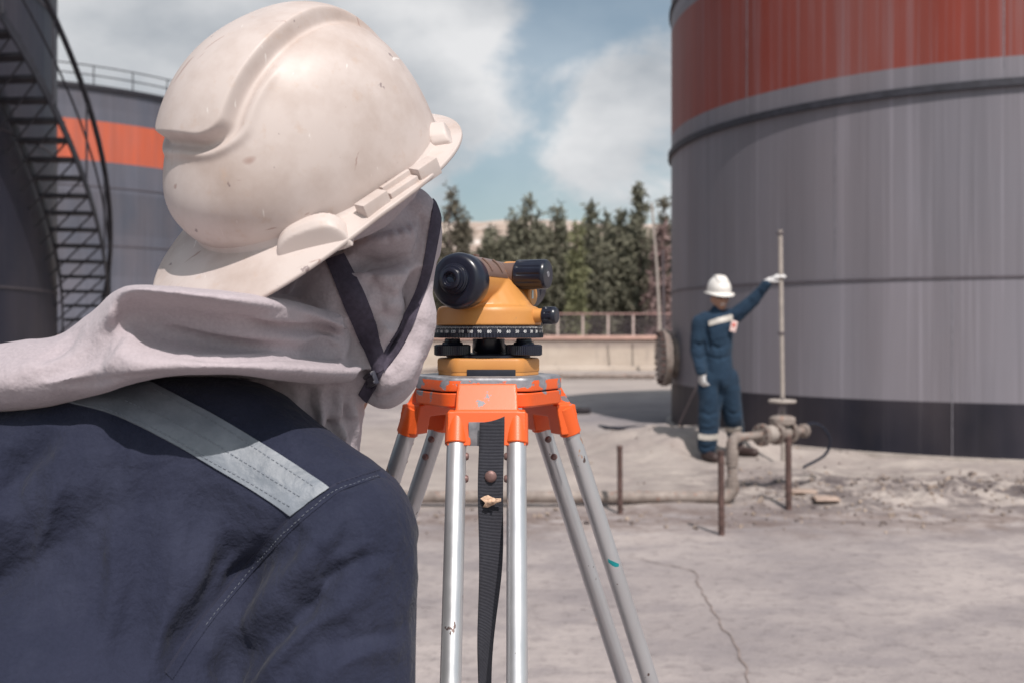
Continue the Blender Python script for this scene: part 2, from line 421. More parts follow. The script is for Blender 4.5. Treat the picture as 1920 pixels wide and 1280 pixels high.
M['red'] = simple('badge_red', (.6, .08, .06), .5)
M['lips'] = simple('lips', (.30, .10, .09), .5)
M['teeth'] = simple('teeth', (.75, .70, .66), .4)
M['hair'] = simple('black_hair', (.015, .012, .012), .7)
# ------------------------------------------------------------------ tank paint
def tank_mat(name, grey, stripe, zones, base=None, seed=0, rough=.45):
    m = Mat(name, grey, rough, .0, spec=.28)
    o = m.sep(m.tc()); z = o[2]
    st = m.noise(1, 6, .6, m.tc((2.2, 2.2, .12), (seed, 0, 0))); st2 = m.noise(1, 5, .65, m.tc((16, 16, .16), (seed, 3, 1)))
    big = m.noise(.8, 4, .5, m.tc((1, 1, .6), (seed, 7, 1)))
    c = m.mix(m.ramp(st, .32, .68), tuple(x*.86 for x in grey), tuple(x*1.12 for x in grey))
    c = m.mix(m.math('MULTIPLY', m.ramp(st2, .54, .68), .52), c, tuple(x*1.55 for x in grey))
    c = m.mix(m.math('MULTIPLY', m.ramp(m.noise(1, 5, .65, m.tc((11, 11, .12), (seed+5, 3, 1))),   .55, .72), .50), c, tuple(x*.55 for x in grey))
    s_ = m.mix(m.ramp(st, .3, .7), tuple(x*.8 for x in stripe), tuple(min(1, x*1.15) for x in stripe))
    s_ = m.mix(m.math('MULTIPLY', m.ramp(st2, .5, .75), .42), s_, tuple(x*1.3 for x in grey))
    vr = m.N('ShaderNodeTexBrick'); vr.offset = .37; at_ = m.math('ARCTAN2', o[1], o[0]); cm = m.N('ShaderNodeCombineXYZ'); m.L(m.math('MULTIPLY', at_, 3.87), cm.inputs[0]); m.L(m.math('ADD', z, .06), cm.inputs[1]); m.L(cm.outputs[0], vr.inputs[0])
    for nm_, v_ in (('Scale', 1.0), ('Mortar Size', 0.0), ('Brick Width', 2.3), ('Row Height', 1.86)): vr.inputs[nm_].default_value = v_
    vr.inputs['Color1'].default_value = (.86, .86, .86, 1); vr.inputs['Color2'].default_value = (1.12, 1.12, 1.12, 1)
    c = m.mix(1.0, c, vr.outputs[0], 'MULTIPLY')
    def band(a, b, c0, c1):
        u = m.math('MULTIPLY', m.ramp(z, a-.006, a+.006), m.ramp(z, b-.006, b+.006, 1, 0)); return m.mix(u, c0, c1)
    c = band(zones[0], zones[1], c, s_)
    if base:
        d = m.mix(m.ramp(st, .35, .7), (.007, .008, .016), (.020, .020, .033)); d = m.mix(m.math('MULTIPLY', m.ramp(st2, .58, .75), .4), d, (.09, .085, .10))
        c = band(-1, base, c, d)
    c = m.mix(m.math('MULTIPLY', m.ramp(big, .35, .7), .22), c, (.22, .17, .17))
    m.color(c); m.bump(m.noise(1, 3, .5, m.tc((2, 2, .5))), .15, .05); m.rough(m.ramp(st2, .3, .7, .45, .62)); return m.m
def cyl(c, R, z0, z1, n=256, zs=None, a0=0, a1=2*math.pi):
    zs = zs or [z0, z1]; a = np.linspace(a0, a1, n, endpoint=False); V = []
    for z in zs: V.append(np.stack([c[0]+R*np.cos(a), c[1]+R*np.sin(a), 0*a+z], 1))
    F = []
    for i in range(len(zs)-1):
        for j in range(n):
            k = (j+1) % n; F.append((i*n+j, i*n+k, (i+1)*n+k, (i+1)*n+j))
    return np.concatenate(V), F
def ring(c, R, z0, z1, pr, n=256):
    """hoop standing pr proud of a shell of radius R, from z0 to z1"""
    a = np.linspace(0, 2*math.pi, n, endpoint=False); V = []
    for (r, z) in ((R-.02, z0), (R+pr, z0), (R+pr, z1), (R-.02, z1)): V.append(np.stack([c[0]+r*np.cos(a), c[1]+r*np.sin(a), 0*a+z], 1))
    F = []
    for i in range(4):
        for j in range(n):
            k = (j+1) % n; p = (i+1) % 4; F.append((i*n+j, i*n+k, p*n+k, p*n+j))
    return np.concatenate(V), F
def dome_roof(c, R, z, h, n=128):
    V = []; F = []; K = 8
    for i in range(K):
        t = i/K; r = R*(1-t); a = np.linspace(0, 2*math.pi, n, endpoint=False); V.append(np.stack([c[0]+r*np.cos(a), c[1]+r*np.sin(a), 0*a+z+h*(1-(1-t)**2)], 1))
    V.append(np.array([[c[0], c[1], z+h]]))
    for i in range(K-1):
        for j in range(n):
            k = (j+1) % n; F.append((i*n+j, i*n+k, (i+1)*n+k, (i+1)*n+j))
    for j in range(n): F.append(((K-1)*n+j, (K-1)*n+(j+1) % n, K*n))
    return np.concatenate(V), F
def railing(c, R, z, h, root, mat, nposts=40, r=.02, a0=0, a1=2*math.pi):
    for zz in (h, h*.52):
        a = np.linspace(a0, a1, 160); P = np.stack([c[0]+R*np.cos(a), c[1]+R*np.sin(a), 0*a+z+zz], 1)
        MB().add(*tube(P, r, 8)).build('rail', mat, root)
    for i in range(nposts):
        a = a0+(a1-a0)*i/nposts; p = np.array([c[0]+R*math.cos(a), c[1]+R*math.sin(a), z])
        MB().add(*tube([p, p+[0, 0, h+r]], r, 8)).build('rail_post', mat, root)
M['tankA'] = tank_mat('tank_paint_near', (.205, .193, .222), (.235, .042, .028), (3.96, 5.40), .575, 2)
M['plate'] = simple('plate_joint', (.21, .20, .23), .6, 0, .3, 10)
M['seamline'] = simple('weld_seam', (.10, .085, .10), .6, 0, .3, 10)
M['concrete'] = simple('footing_concrete', (.42, .37, .34), .9, 0, .2, 6, .5, .01)
M['dksteel'] = simple('dark_steel', (.035, .034, .045), .6, .2, .3, 12)
CA = np.array([6.06, 13.39]); RA = 3.87
ta = empty('storage_tank', (CA[0], CA[1], 0), 'large grey storage tank with a red band and black base behind the pointing worker', 'storage tank')
link('tank_shell', *cyl(CA, RA, 0, 6.15, zs=[0, .575, 1.8, 3.7, 4.8, 6.15]), M['tankA'], ta)
MB().add(*dome_roof(CA, RA+.04, 6.15, .45)).build('roof', M['tankA'], ta)
MB().add(*ring(CA, RA, 3.665, 3.74, .045)).build('stiffening_ring', M['dksteel'], ta)
MB().add(*ring(CA, RA, 5.66, 5.70, .03)).build('stiffening_ring', M['dksteel'], ta)
MB().add(*ring(CA, RA, 1.80, 1.822, .012)).build('weld_seam', M['seamline'], ta)
MB().add(*ring(CA, RA, -.05, .035, .07)).build('tank_footing', M['concrete'], ta)
for a_, z0, z1 in ((-2.02, .035, 1.8), (-2.32, 1.822, 3.66), (-1.75, 1.822, 3.66), (-2.62, 3.74, 5.66), (-1.9, 3.74, 5.66), (-2.75, .035, 1.8)):
    d = np.array([math.cos(a_), math.sin(a_), 0]); R3 = np.stack([d, [-d[1], d[0], 0], [0, 0, 1]], 1)
    MB().add(*box([CA[0]+d[0]*RA, CA[1]+d[1]*RA, (z0+z1)/2], (.003, .004, (z1-z0)/2), R3)).build('plate_seam', M['plate'], ta)
# manway on the left flank
mw = np.array([2.19, 13.35, .92]); md = nrm([-1, -.04, 0])
MB().add(*lathe(mw-md*.3, md, [(0, .27), (.43, .27), (.44, .28)], 48)).build('manway_neck', M['pipe'], ta)
mc = MB().add(*lathe(mw+md*.10, md, [(0, .0), (.0, .37), (.035, .38), (.04, .38), (.045, .37), (.05, .38), (.085, .38), (.095, .36), (.10, 0)], 48)).build('manway_cover', M['pipe'], ta)
b_ = MB()
for i in range(24):
    a = i*math.pi/12; p = mw+np.array([0, math.cos(a), math.sin(a)])*.335
    b_.add(*lathe(p+md*.07, md, [(0, .018), (.16, .018), (.165, .012)], 8))
b_.build('bolts', M['rust'], mc)
MB().add(*tube(densify([mw+md*.2+[0, -.08, -.05], mw+md*.27+[0, -.07, -.05], mw+md*.27+[0, -.07, .16], mw+md*.2+[0, -.08, .16]], .02), .012, 8)).build('handle', M['pipe'], mc)

# ------------------------------------------------------------------ tank with orange band, left background
fa = 80; CB = np.array([(fa-960)/FX*53, 53.0]); RB = 11.0
zt = CAMZ+(617-141)/FX*42.2
M['tankB'] = tank_mat('tank_paint_orange', (.105, .110, .142), (.55, .115, .058), (CAMZ+(617-288)/FX*42.2, CAMZ+(617-209)/FX*42.2), .9, 9, .6)
tb = empty('storage_tank', (CB[0], CB[1], 0), 'distant blue grey storage tank with an orange band and roof railing', 'storage tank')
link('tank_shell', *cyl(CB, RB, 0, zt), M['tankB'], tb)
MB().add(*dome_roof(CB, RB, zt, .5)).build('roof', M['tankB'], tb)
MB().add(*ring(CB, RB, zt-.12, zt+.03, .15)).build('top_ring', M['dksteel'], tb)
for zz in (5.0, 7.6): MB().add(*ring(CB, RB, zz, zz+.04, .03)).build('weld_seam', M['seamline'], tb)
railing(CB, RB-.05, zt+.03, .86, tb, M['dksteel'], 40, .03)

# ------------------------------------------------------------------ near left tank with its outside stair
nr = np.array([.908, .4186]); TT = np.array([-6.62, 14.5]); RC = 5.0; CC = TT-RC*nr
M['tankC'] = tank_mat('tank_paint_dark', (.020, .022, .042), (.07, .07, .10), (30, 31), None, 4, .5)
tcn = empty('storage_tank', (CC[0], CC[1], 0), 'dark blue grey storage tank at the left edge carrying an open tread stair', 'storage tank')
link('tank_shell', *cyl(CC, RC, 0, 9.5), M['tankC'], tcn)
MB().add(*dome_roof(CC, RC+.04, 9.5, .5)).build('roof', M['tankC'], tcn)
for zz in (1.8, 3.7, 5.6): MB().add(*ring(CC, RC, zz, zz+.02, .012)).build('weld_seam', M['seamline'], tcn)
MB().add(*ring(CC, RC, -.05, .05, .08)).build('tank_footing', M['concrete'], tcn)
def stair(th, rad, z): return np.array([CC[0]+rad*math.cos(th), CC[1]+rad*math.sin(th), z])
ri, ro = RC+.07, RC+.68
th0 = R_(24.7); dz = .2; dth = .2/5.1*1.02
z00 = CAMZ+(617-600)/FX*14.6
def sz(k): return z00+k*dz
ks = list(range(-7, 34))
st = empty('tank_stair', tuple(stair(th0, (ri+ro)/2, 0)), 'curved open tread steel stair climbing round the dark tank at the left edge', 'stair')
for k in ks:
    th = th0-k*dth; e = [math.cos(th), math.sin(th), 0]; t_ = [-math.sin(th), math.cos(th), 0]; Rm = np.stack([e, t_, [0, 0, 1]], 1)
    MB().add(*box(stair(th, (ri+ro)/2, sz(k)), ((ro-ri)/2-.02, .125, .02), Rm, .004)).build('tread', M['dksteel'], st)
    MB().add(*tube([stair(th, ro-.05, sz(k)-.02), stair(th+dth*.6, RC+.01, sz(k)-.62)], .012, 6)).build('bracket', M['dksteel'], st)
for nm, rr in (('inner_stringer', ri), ('outer_stringer', ro)):
    V = []; F = []
    for i, k in enumerate(ks):
        th = th0-k*dth
        for (dr, dzz) in ((-.012, -.11), (.012, -.11), (.012, .03), (-.012, .03)): V.append(stair(th, rr+dr, sz(k)+dzz))
        if i:
            for q in range(4): a = (i-1)*4; F.append((a+q, a+(q+1) % 4, a+4+(q+1) % 4, a+4+q))
    F.append((0, 1, 2, 3)); F.append((len(V)-1, len(V)-2, len(V)-3, len(V)-4)); MB().add(V, F).build(nm, M['dksteel'], st)
MB().add(*tube([stair(th0-k*dth, ro+.03, sz(k)+1.0) for k in ks], .035, 8)).build('handrail', M['dksteel'], st)
MB().add(*tube([stair(th0-k*dth, ro+.02, sz(k)+.5) for k in ks], .014, 8)).build('mid_rail', M['dksteel'], st)
for k in ks[::4]: MB().add(*tube([stair(th0-k*dth, ro+.02, sz(k)-.05), stair(th0-k*dth, ro+.02, sz(k)+1.0)], .016, 8)).build('baluster', M['dksteel'], st)

# ------------------------------------------------------------------ ground
def gz(x, y):
    x = np.asarray(x, float); y = np.asarray(y, float)
    z = .012*fbm(x*.9, y*.9, 4, 3)
    # sandy hump left of the worker, sloping towards the pipe run
    dx = (x-1.75)/np.where(x < 1.75, .95, 1.0); dy = (y-10.5)/np.where(y < 10.5, 1.15, .55)
    hump = .25*np.exp(-(dx**2+dy**2)**1.25)
    hump = hump*(1+.5*fbm(x*3, y*3, 3, 8))
    z = z+hump
    # churned strip between pipe run and the tank
    band = ss(7.0, 7.5, y)*(1-ss(13, 14.5, y))*ss(-.5, 1.2, x)
    z = z+band*(.17*fbm(x*1.6, y*2.2, 5, 21)+.03)
    rub = np.exp(-((y-(7.75-.02*(x-2)))/.55)**2)*ss(1.9, 2.6, x)
    z = z+rub*(.26*np.abs(fbm(x*4.5, y*5, 4, 31))+.01)
    # shallow settling near the pads
    z = z+.05*np.exp(-((y-6.9)/.35)**2)*(fbm(x*4, y*5, 4, 5))*ss(-1.5, 0, x)
    for (fx, fy, fz) in ((1.87, 9.45, .048), (2.14, 9.68, .058)):
        k = np.exp(-(((x-fx)**2+(y-fy)**2)/.30**2)**1.5); z = z*(1-k)+fz*k
    return z
def axis(segs):
    o = []
    for a, b, s in segs: o += list(np.arange(a, b, s))
    return np.array(o+[segs[-1][1]])
xs = axis([(-700, -60, 40), (-60, -8, 4), (-8, -1.2, .4), (-1.2, 5.5, .035), (5.5, 14, .4), (14, 60, 4), (60, 700, 40)])
ys = axis([(-60, -4, 6), (-4, 2, .5), (2, 6.2, .12), (6.2, 13.5, .035), (13.5, 18, .15), (18, 60, 2), (60, 900, 30)])
X, Y = np.meshgrid(xs, ys); Z = gz(X, Y)
nx, ny = len(xs), len(ys)
V = np.stack([X.ravel(), Y.ravel(), Z.ravel()], 1)
i_, j_ = np.meshgrid(np.arange(nx-1), np.arange(ny-1)); a = (j_*nx+i_).ravel(); F = np.stack([a, a+1, a+nx+1, a+nx], 1).tolist()
m = Mat('dusty_concrete', (.40, .35, .32), .92, spec=.25)
o = m.sep(m.tc())
n1_ = m.noise(.45, 6, .6); n2_ = m.noise(2.2, 6, .62, m.tc((.7, 1.3, 1))); n3_ = m.noise(14, 6, .65); n4_ = m.noise(70, 4, .6)
c = m.mix(m.ramp(n1_, .36, .66), (.275, .24, .24), (.47, .41, .39))
c = m.mix(m.math('MULTIPLY', m.ramp(n2_, .46, .62), .70), c, (.25, .22, .225))
c = m.mix(m.math('MULTIPLY', m.ramp(n3_, .52, .70), .60), c, (.17, .145, .145))
c = m.mix(m.math('MULTIPLY', m.ramp(n4_, .55, .8), .3), c, (.50, .45, .41))
# earth strip along the pipe run and the tank: browner, with tar
def gauss(v, mid, wd):
    d = m.math('DIVIDE', m.math('SUBTRACT', v, mid), wd); return m.math('POWER', 2.718, m.math('MULTIPLY', m.math('MULTIPLY', d, d), -1))
wob = m.math('ADD', o[1], m.ramp(m.noise(1.5, 5, .6), 0, 1, -.7, .7))
c = m.mix(m.math('MULTIPLY', m.math('MULTIPLY', gauss(wob, 6.80, .45), m.ramp(m.noise(4, 6, .65, m.tc((1, 1.4, 1), (2, 7, 3))), .38, .58)), .8), c, (.165, .12, .105))
strip = m.math('MULTIPLY', m.ramp(wob, 7.0, 7.5), m.ramp(wob, 12.5, 14, 1, 0))
c = m.mix(m.math('MULTIPLY', strip, .55), c, m.mix(m.ramp(m.noise(1.7, 7, .65), .35, .65), (.30, .25, .225), (.47, .41, .36)))
tar = m.math('MULTIPLY', m.math('MULTIPLY', gauss(wob, 7.85, .9), m.ramp(o[0], 1.0, 2.0)), m.ramp(m.noise(3.4, 7, .72, m.tc((1, 1.3, 1))), .44, .54))
c = m.mix(m.math('MULTIPLY', tar, .85), c, (.075, .06, .065))
ty = m.math('MULTIPLY', m.math('MULTIPLY', gauss(wob, 8.0, .9), m.ramp(o[0], 1.2, 2.2)), m.ramp(m.noise(6, 5, .6, m.tc((1, 1, 1), (4, 4, 4))), .66, .70))
c = m.mix(m.math('MULTIPLY', ty, .7), c, (.56, .36, .23))
# scattered tar spots on the pad, the tank's shade painted grey beyond the hump
sp = m.math('MULTIPLY', m.ramp(m.noise(5.5, 5, .7, m.tc((1, 1.5, 1), (9, 2, 1))), .655, .69), m.math('MULTIPLY', m.ramp(o[1], 3, 4.5), m.ramp(o[1], 12, 8, 0, 1)))
c = m.mix(m.math('MULTIPLY', sp, .7), c, (.09, .072, .075))
tank_shade = m.math('MULTIPLY', gauss(o[1], 14.2, 2.0), m.math('MULTIPLY', gauss(o[0], 1.6, 1.1), m.ramp(m.noise(.9, 5, .6), .3, .5)))
c = m.mix(m.math('MULTIPLY', tank_shade, .65), c, (.17, .165, .19))
# pale road and yard far away
yd = m.ramp(o[1], 17, 22); c = m.mix(m.math('MULTIPLY', yd, .6), c, m.mix(m.ramp(m.noise(.5, 5, .6, m.tc((.4, 1.4, 1))), .4, .65), (.50, .43, .38), (.36, .31, .28)))
m.color(c)
b = m.bump(m.noise(3.5, 6, .65), .35, .05); m.bump(m.math('ADD', n3_, m.math('MULTIPLY', n4_, .35)), .6, .012, b)
link('ground', V, F, m.m, kind='structure')
M['ground'] = m.m
# crack in the pad: a thin dark fissure, lying just on the surface
def crackline(pts, wd, name):
    P = densify([at(*p) for p in pts], .05); V = []; F = []
    for i, p in enumerate(P):
        t = nrm(P[min(i+1, len(P)-1)]-P[max(i-1, 0)]); s = np.array([-t[1], t[0], 0]); jx = .02*(random.random()-.5)
        h = wd*(.5+random.random())*min(1, (len(P)-i)/6+.2)
        for k, sg in enumerate((-1, 0, 1)): q = p+s*(jx+sg*h); V.append([q[0], q[1], float(gz(q[0], q[1]))+(.004 if sg else .005)])
    for i in range(len(P)-1): F += [(i*3, i*3+1, i*3+4, i*3+3), (i*3+1, i*3+2, i*3+5, i*3+4)]
    return V, F
M['crack'] = simple('crack_dirt', (.24, .19, .175), 1, 0, .3, 20)
def gp(px, py): return (px, py, CAMZ*FX/(py-617))
mb = MB().add(*crackline([gp(1180, 1045), gp(1265, 1063), gp(1300, 1072), gp(1312, 1100), gp(1345, 1160), gp(1372, 1200), gp(1395, 1245), gp(1412, 1300), gp(1440, 1400)], .0038, 'c'))
mb.build('pavement_crack', M['crack'], kind='structure', sharp=0)

# ------------------------------------------------------------------ rubble
def stone(c, r, seed):
    rr = np.random.default_rng(seed); P = rr.normal(size=(14, 3)); P /= np.linalg.norm(P, axis=1)[:, None]
    return hull((P*r*(1, .8, .6)*rr.uniform(.7, 1.1, (14, 1))+c).tolist())
prot = [stone(np.zeros(3), 1, 100+i) for i in range(6)]
mb = MB()
for i in range(1500):
    if i < 1050: x = rng.uniform(1.7, 5.6); y = rng.normal(7.75, .42)
    elif i < 1300: x = rng.uniform(-1.5, 3); y = rng.normal(6.85, .22)
    else: x = rng.uniform(.6, 5); y = rng.uniform(8, 12)
    if (x-CA[0])**2+(y-CA[1])**2 < (RA+.12)**2: continue
    r = abs(rng.normal(0, .011))+.004
    if rng.random() < .03: r *= 2.0
    a = rng.uniform(0, 6.28); R3 = np.array([[math.cos(a), -math.sin(a), 0], [math.sin(a), math.cos(a), 0], [0, 0, 1]])
    v, f = prot[i % 6]; mb.add(v@R3.T*r+[x, y, float(gz(x, y))+r*.2], f)
m = Mat('rubble_stone', (.2, .16, .14), .95); g = m.N('ShaderNodeNewGeometry'); n = m.noise(9, 2); m.color(m.mix(m.ramp(n, .38, .64), (.09, .07, .07), (.42, .33, .27))); M['rubble'] = m.m
V, F = mb.get(); link('rubble', V, F, M['rubble'], smooth=False, kind='stuff', label='loose stones and tar crumbs strewn between pipe and tank', cat='rubble')
M['brick'] = simple('broken_block', (.40, .30, .25), .95, 0, .2, 14, .5, .01)
M['lump'] = simple('tar_lump', (.030, .025, .030), .9, 0, .4, 8, .6, .02)
for (px, py, sx, lb) in ((1504, 941, .10, 'pale pinkish broken block lying left of the other one in the rubble'), (1548, 949, .09, 'flat pale broken block lying right of the other one in the rubble')):
    p = at(px, py, CAMZ*FX/(py-617)); z = float(gz(p[0], p[1]))
    v, f = box([p[0], p[1], z+.022], (sx, .06, .012), None, .01); v = v+rng.normal(0, .006, v.shape)
    MB().add(v, f).build('broken_block', M['brick'], loc=(p[0], p[1], z), label=lb, cat='block', group='broken blocks in the rubble')
p = at(1086, 775, CAMZ*FX/(775-617)); z = float(gz(p[0], p[1]))
mb = MB().add(*capsule(p+[-.15, 0, .03], p+[.13, .03, .04], .05, .055)).add(*ellip(p+[.02, 0, .05], (.13, .06, .05)))
V, F = fuse(mb, .012, 4); N = normals(V, F); V = V+N*(.012*fbm(V[:, 0]*20, V[:, 2]*20, 3, 4))[:, None]
link('tar_lump', V, F, M['lump'], loc=(p[0], p[1], z), label='dark lump of tar lying on the pale yard right of the tripod', cat='lump')

# ------------------------------------------------------------------ bund wall, fence, pipes far behind
m = Mat('bund_wall_concrete', (.5, .42, .36), .9); o = m.sep(m.tc()); n = m.noise(1.2, 6, .65, m.tc((.5, 1, 1.5)))
c = m.mix(m.ramp(n, .3, .7), (.45, .37, .31), (.58, .50, .43)); c = m.mix(m.math('MULTIPLY', m.ramp(o[2], .62, .75), m.ramp(m.noise(3, 5), .3, .6, .5, .9)), c, (.30, .245, .225))
c = m.mix(m.math('MULTIPLY', m.ramp(m.noise(6, 5, .6, m.tc((1, 1, .2))), .55, .7), .4), c, (.3, .25, .23)); m.color(c); m.bump(n, .3, .03); M['bund'] = m.m
M['cap'] = simple('pink_cap', (.52, .33, .28), .85, 0, .15, 3, .3)
bw = MB().add(*box((0, 33.3, .46), (22, .2, .50))).build('bund_wall', M['bund'], loc=(0, 33.3, 0), label='long low sandy concrete wall with a pink coping across the yard', cat='wall')
MB().add(*box((0, 33.3, 1.02), (22.05, .28, .062), None, .02)).build('coping', M['cap'], bw)
MB().add(*box((0, 31.6, .03), (22, .25, .10), None, .03)).build('kerb', M['bund'], loc=(0, 31.6, 0), label='low pale kerb running along the foot of the sandy wall', cat='kerb')
p0 = at(700, 712, 25.5); 
MB().add(*tube([(-9, 25.5, .12), (3.63, 25.3, .12)], .075, 12)).build('pipe', M['pipe'], loc=(-9, 25.5, 0), label='long pale pipe lying straight across the yard in front of the wall', cat='pipe')
MB().add(*tube(densify([(-5.2, 22, .13), (-3.2, 24.4, .13), (-2.4, 27.2, .13), (-1.9, 31, .13)], .2), .085, 12)).build('pipe', M['pipe'], loc=(-3, 25, 0), label='pale curving pipe crossing the yard seen between hood and tripod', cat='pipe')
for x, lb in ((-1.2, 'small concrete block under the long pale pipe, seen left beside the tripod head'), (1.2, 'small concrete block under the long pale pipe, in the open yard right of the tripod')): MB().add(*box((x, 25.4, .0), (.08, .15, .07), None, .01)).build('pipe_block', M['concrete'], loc=(x, 25.4, 0), label=lb, cat='block', group='blocks under the long pipe')
fm = simple('fence_paint', (.50, .40, .37), .7, 0, .15, 4); fr = simple('fence_rail', (.42, .25, .23), .7, 0, .2, 4); wm = simple('fence_wire', (.17, .14, .16), .7)
fe = empty('wire_fence', (0, 45, 0), 'thin pale post and wire mesh fence standing in front of the trees', 'fence')
for i, x in enumerate(np.arange(-13.9, 9.5, 1.14)): MB().add(*box((x, 45, 1.0), (.045, .045, 1.01))).build('post', fm, fe)
for z in (1.98, .5): MB().add(*tube([(-14, 44.93, z), (9.5, 44.93, z)], .03, 6)).build('rail', fr, fe)
mb = MB()
for x in np.arange(-15.5, 9.5, .16):
    for s in (-1, 1):
        a = np.array([x if s > 0 else x+1.5, 45.03, .45]); b = a+[1.5*s, 0, 1.5]; mb.add(*tube([a, b], .007, 3, False))
mb.build('wire_mesh', wm, fe, sharp=0, smooth=False)

# ------------------------------------------------------------------ hill
hx = np.linspace(-420, 420, 150); hy = np.linspace(190, 420, 50); X, Y = np.meshgrid(hx, hy)
prof = ss(190, 300, Y); Z = prof*(34.0+5*fbm(X*.012, Y*.01, 3, 5)+3.5*fbm(X*.07, Y*.06, 4, 12))-1+prof*(1-prof)*26*fbm(X*.03, Y*.015, 4, 17)
nx, ny = len(hx), len(hy); i_, j_ = np.meshgrid(np.arange(nx-1), np.arange(ny-1)); a = (j_*nx+i_).ravel()
m = Mat('hill_earth', (.5, .4, .33), .95); c = m.mix(m.ramp(m.noise(.035, 7, .65, m.tc((1, 1, 3))), .35, .65), (.37, .28, .23), (.56, .455, .39))
c = m.mix(m.math('MULTIPLY', m.ramp(m.noise(.22, 6, .7), .52, .68), .75), c, (.30, .26, .22)); c = m.mix(m.math('MULTIPLY', m.ramp(m.noise(.12, 6, .7, m.tc((1, 1, 1), (4, 4, 4))), .58, .68), .8), c, (.78, .72, .68)); m.color(c)
link('hills', np.stack([X.ravel(), Y.ravel(), Z.ravel()], 1), np.stack([a, a+1, a+nx+1, a+nx], 1).tolist(), m.m, kind='structure')

# ------------------------------------------------------------------ trees
def foliage_mat(name, a, b, hi):
    m = Mat(name, a, .8, spec=.2); g = m.N('ShaderNodeObjectInfo')
    n = m.noise(.9, 4, .6); n5 = m.noise(7, 3, .6); c = m.mix(m.ramp(n, .35, .65), a, b); c = m.mix(m.math('MULTIPLY', m.ramp(n5, .5, .7), .7), c, hi)
    m.color(c); m.set('Sheen Weight', .1); return m.m
M['fol'] = foliage_mat('conifer_needles', (.135, .135, .10), (.185, .18, .13), (.29, .27, .20))
M['folb'] = foliage_mat('dry_needles', (.12, .11, .085), (.17, .15, .11), (.24, .21, .17))
M['foly'] = foliage_mat('young_needles', (.15, .16, .09), (.20, .20, .105), (.28, .27, .16))
M['folp'] = foliage_mat('bare_twigs', (.20, .13, .13), (.26, .18, .17), (.32, .24, .22))
M['bark'] = simple('tree_bark', (.13, .10, .09), .95, 0, .3, 4, .6, .03)
def conifer(h, wd, n, seed, mat, loc, label, group='row of trees beyond the fence', kind='conifer_tree', cat='tree', spire=.25, dens=1.0):
    rr = np.random.default_rng(seed)
    o = empty(kind, loc, label, cat, group); L0 = np.array(loc)
    mb = MB(); lean = rr.normal(0, .02, 2)
    tr = [L0+[lean[0]*h*t+.06*math.sin(5*t+seed), lean[1]*h*t, h*t-.1] for t in np.linspace(0, .97, 9)]
    mb.add(*tube(tr, np.linspace(.16, .02, 9), 8))
    V = []; F = []; k = 0
    tops = [(L0*1.0, h, wd)]
    # a few leading shoots of unequal height make the ragged top
    for q in range(rr.integers(2, 5)):
        a = rr.uniform(0, 6.28); r = rr.uniform(.2, .5)*wd; tops.append((L0+[r*math.cos(a), r*math.sin(a), 0], h*rr.uniform(.66, .92), wd*rr.uniform(.45, .7)))
    for ti, (B, H, W) in enumerate(tops):
        nb = int((58 if ti == 0 else 32)*dens)
        for b in range(nb):
            t = rr.uniform(.07, 1)**.9; z = H*t
            rad = W*(1-t)**.85*rr.uniform(.45, 1.12)*(.6+.4*min(1, t*4))+.05
            if t > 1-spire: rad *= .75
            a = rr.uniform(0, 6.28); d = np.array([math.cos(a), math.sin(a), 0]); up = rr.uniform(.25, .9)
            tip = B+d*rad+[0, 0, z+rad*up*.5]; root_ = B+[0, 0, z-rad*.25]
            if rad > .4: mb.add(*tube([root_, tip], [.03, .008], 4, False))
            nc = int(7+rad*15)
            for c_ in range(nc):
                u = rr.uniform(.25, 1.05) if rad > .3 else rr.uniform(0, 1); p = root_+(tip-root_)*u+rr.normal(0, .13+.05*rad, 3)
                for s in range(4):
                    dd = nrm(d*.5+rr.normal(0, .55, 3)+[0, 0, .35 if rr.random() < .6 else -.6]); l = rr.uniform(.16, .42); sd = nrm(np.cross(dd, rr.normal(size=3)))*rr.uniform(.018, .045)
                    V += [p-sd, p+sd, p+dd*l*.6+sd*1.2, p+dd*l, p+dd*l*.6-sd*1.2]; F.append((k, k+1, k+2, k+3, k+4)); k += 5
    mb.build('trunk', M['bark'], o); link('crown', np.array(V), F, mat, o, smooth=False)
    return o
tree_specs = [  # px of trunk, photo y of top, distance, half width, material, label
    (848, 352, 50, 1.0, 'folb', 'thin sparse tall tree top showing between helmet brim and sky', .5, .8),
    (876, 430, 53, 1.0, 'folb', 'thin dry looking tree behind the telescope eyepiece', .5, .8),
    (922, 428, 56, 1.5, 'fol', 'short bushy conifer above the telescope cover', .2, 1),
    (962, 412, 55, 1.3, 'fol', 'conifer directly left of the tall pointed spire', .2, 1),
    (991, 370, 54, 1.5, 'fol', 'conifer with a tall thin spire behind the black focus knob', .35, 1),
    (1046, 388, 55, 1.35, 'fol', 'narrow conifer with one thin spire left of the yellow green tree', .3, 1),
    (1108, 383, 54, 1.6, 'fol', 'broad twin topped conifer right of the yellow green tree', .2, 1.2),
    (1137, 398, 57, 1.3, 'fol', 'conifer tucked behind the broad twin topped one', .2, 1),
    (1166, 398, 55, 1.4, 'fol', 'ragged conifer left of the tallest pointed tree', .25, 1.1),
    (1197, 348, 54, 1.4, 'fol', 'tallest dark pointed conifer of the row near the red banded tank', .35, 1.2),
    (1246, 378, 51, 1.0, 'folb', 'brownish conifer half hidden by the edge of the red banded tank', .3, .9)]
for i, (px, py, Y_, wd, mt, lb, spr, dn) in enumerate(tree_specs):
    x = (px-960)/FX*Y_; h = CAMZ+(617-py)/FX*Y_; wd *= 1.42
    conifer(h, wd, 0, 40+i, M[mt], (x, Y_, 0), lb, spire=spr, dens=dn)
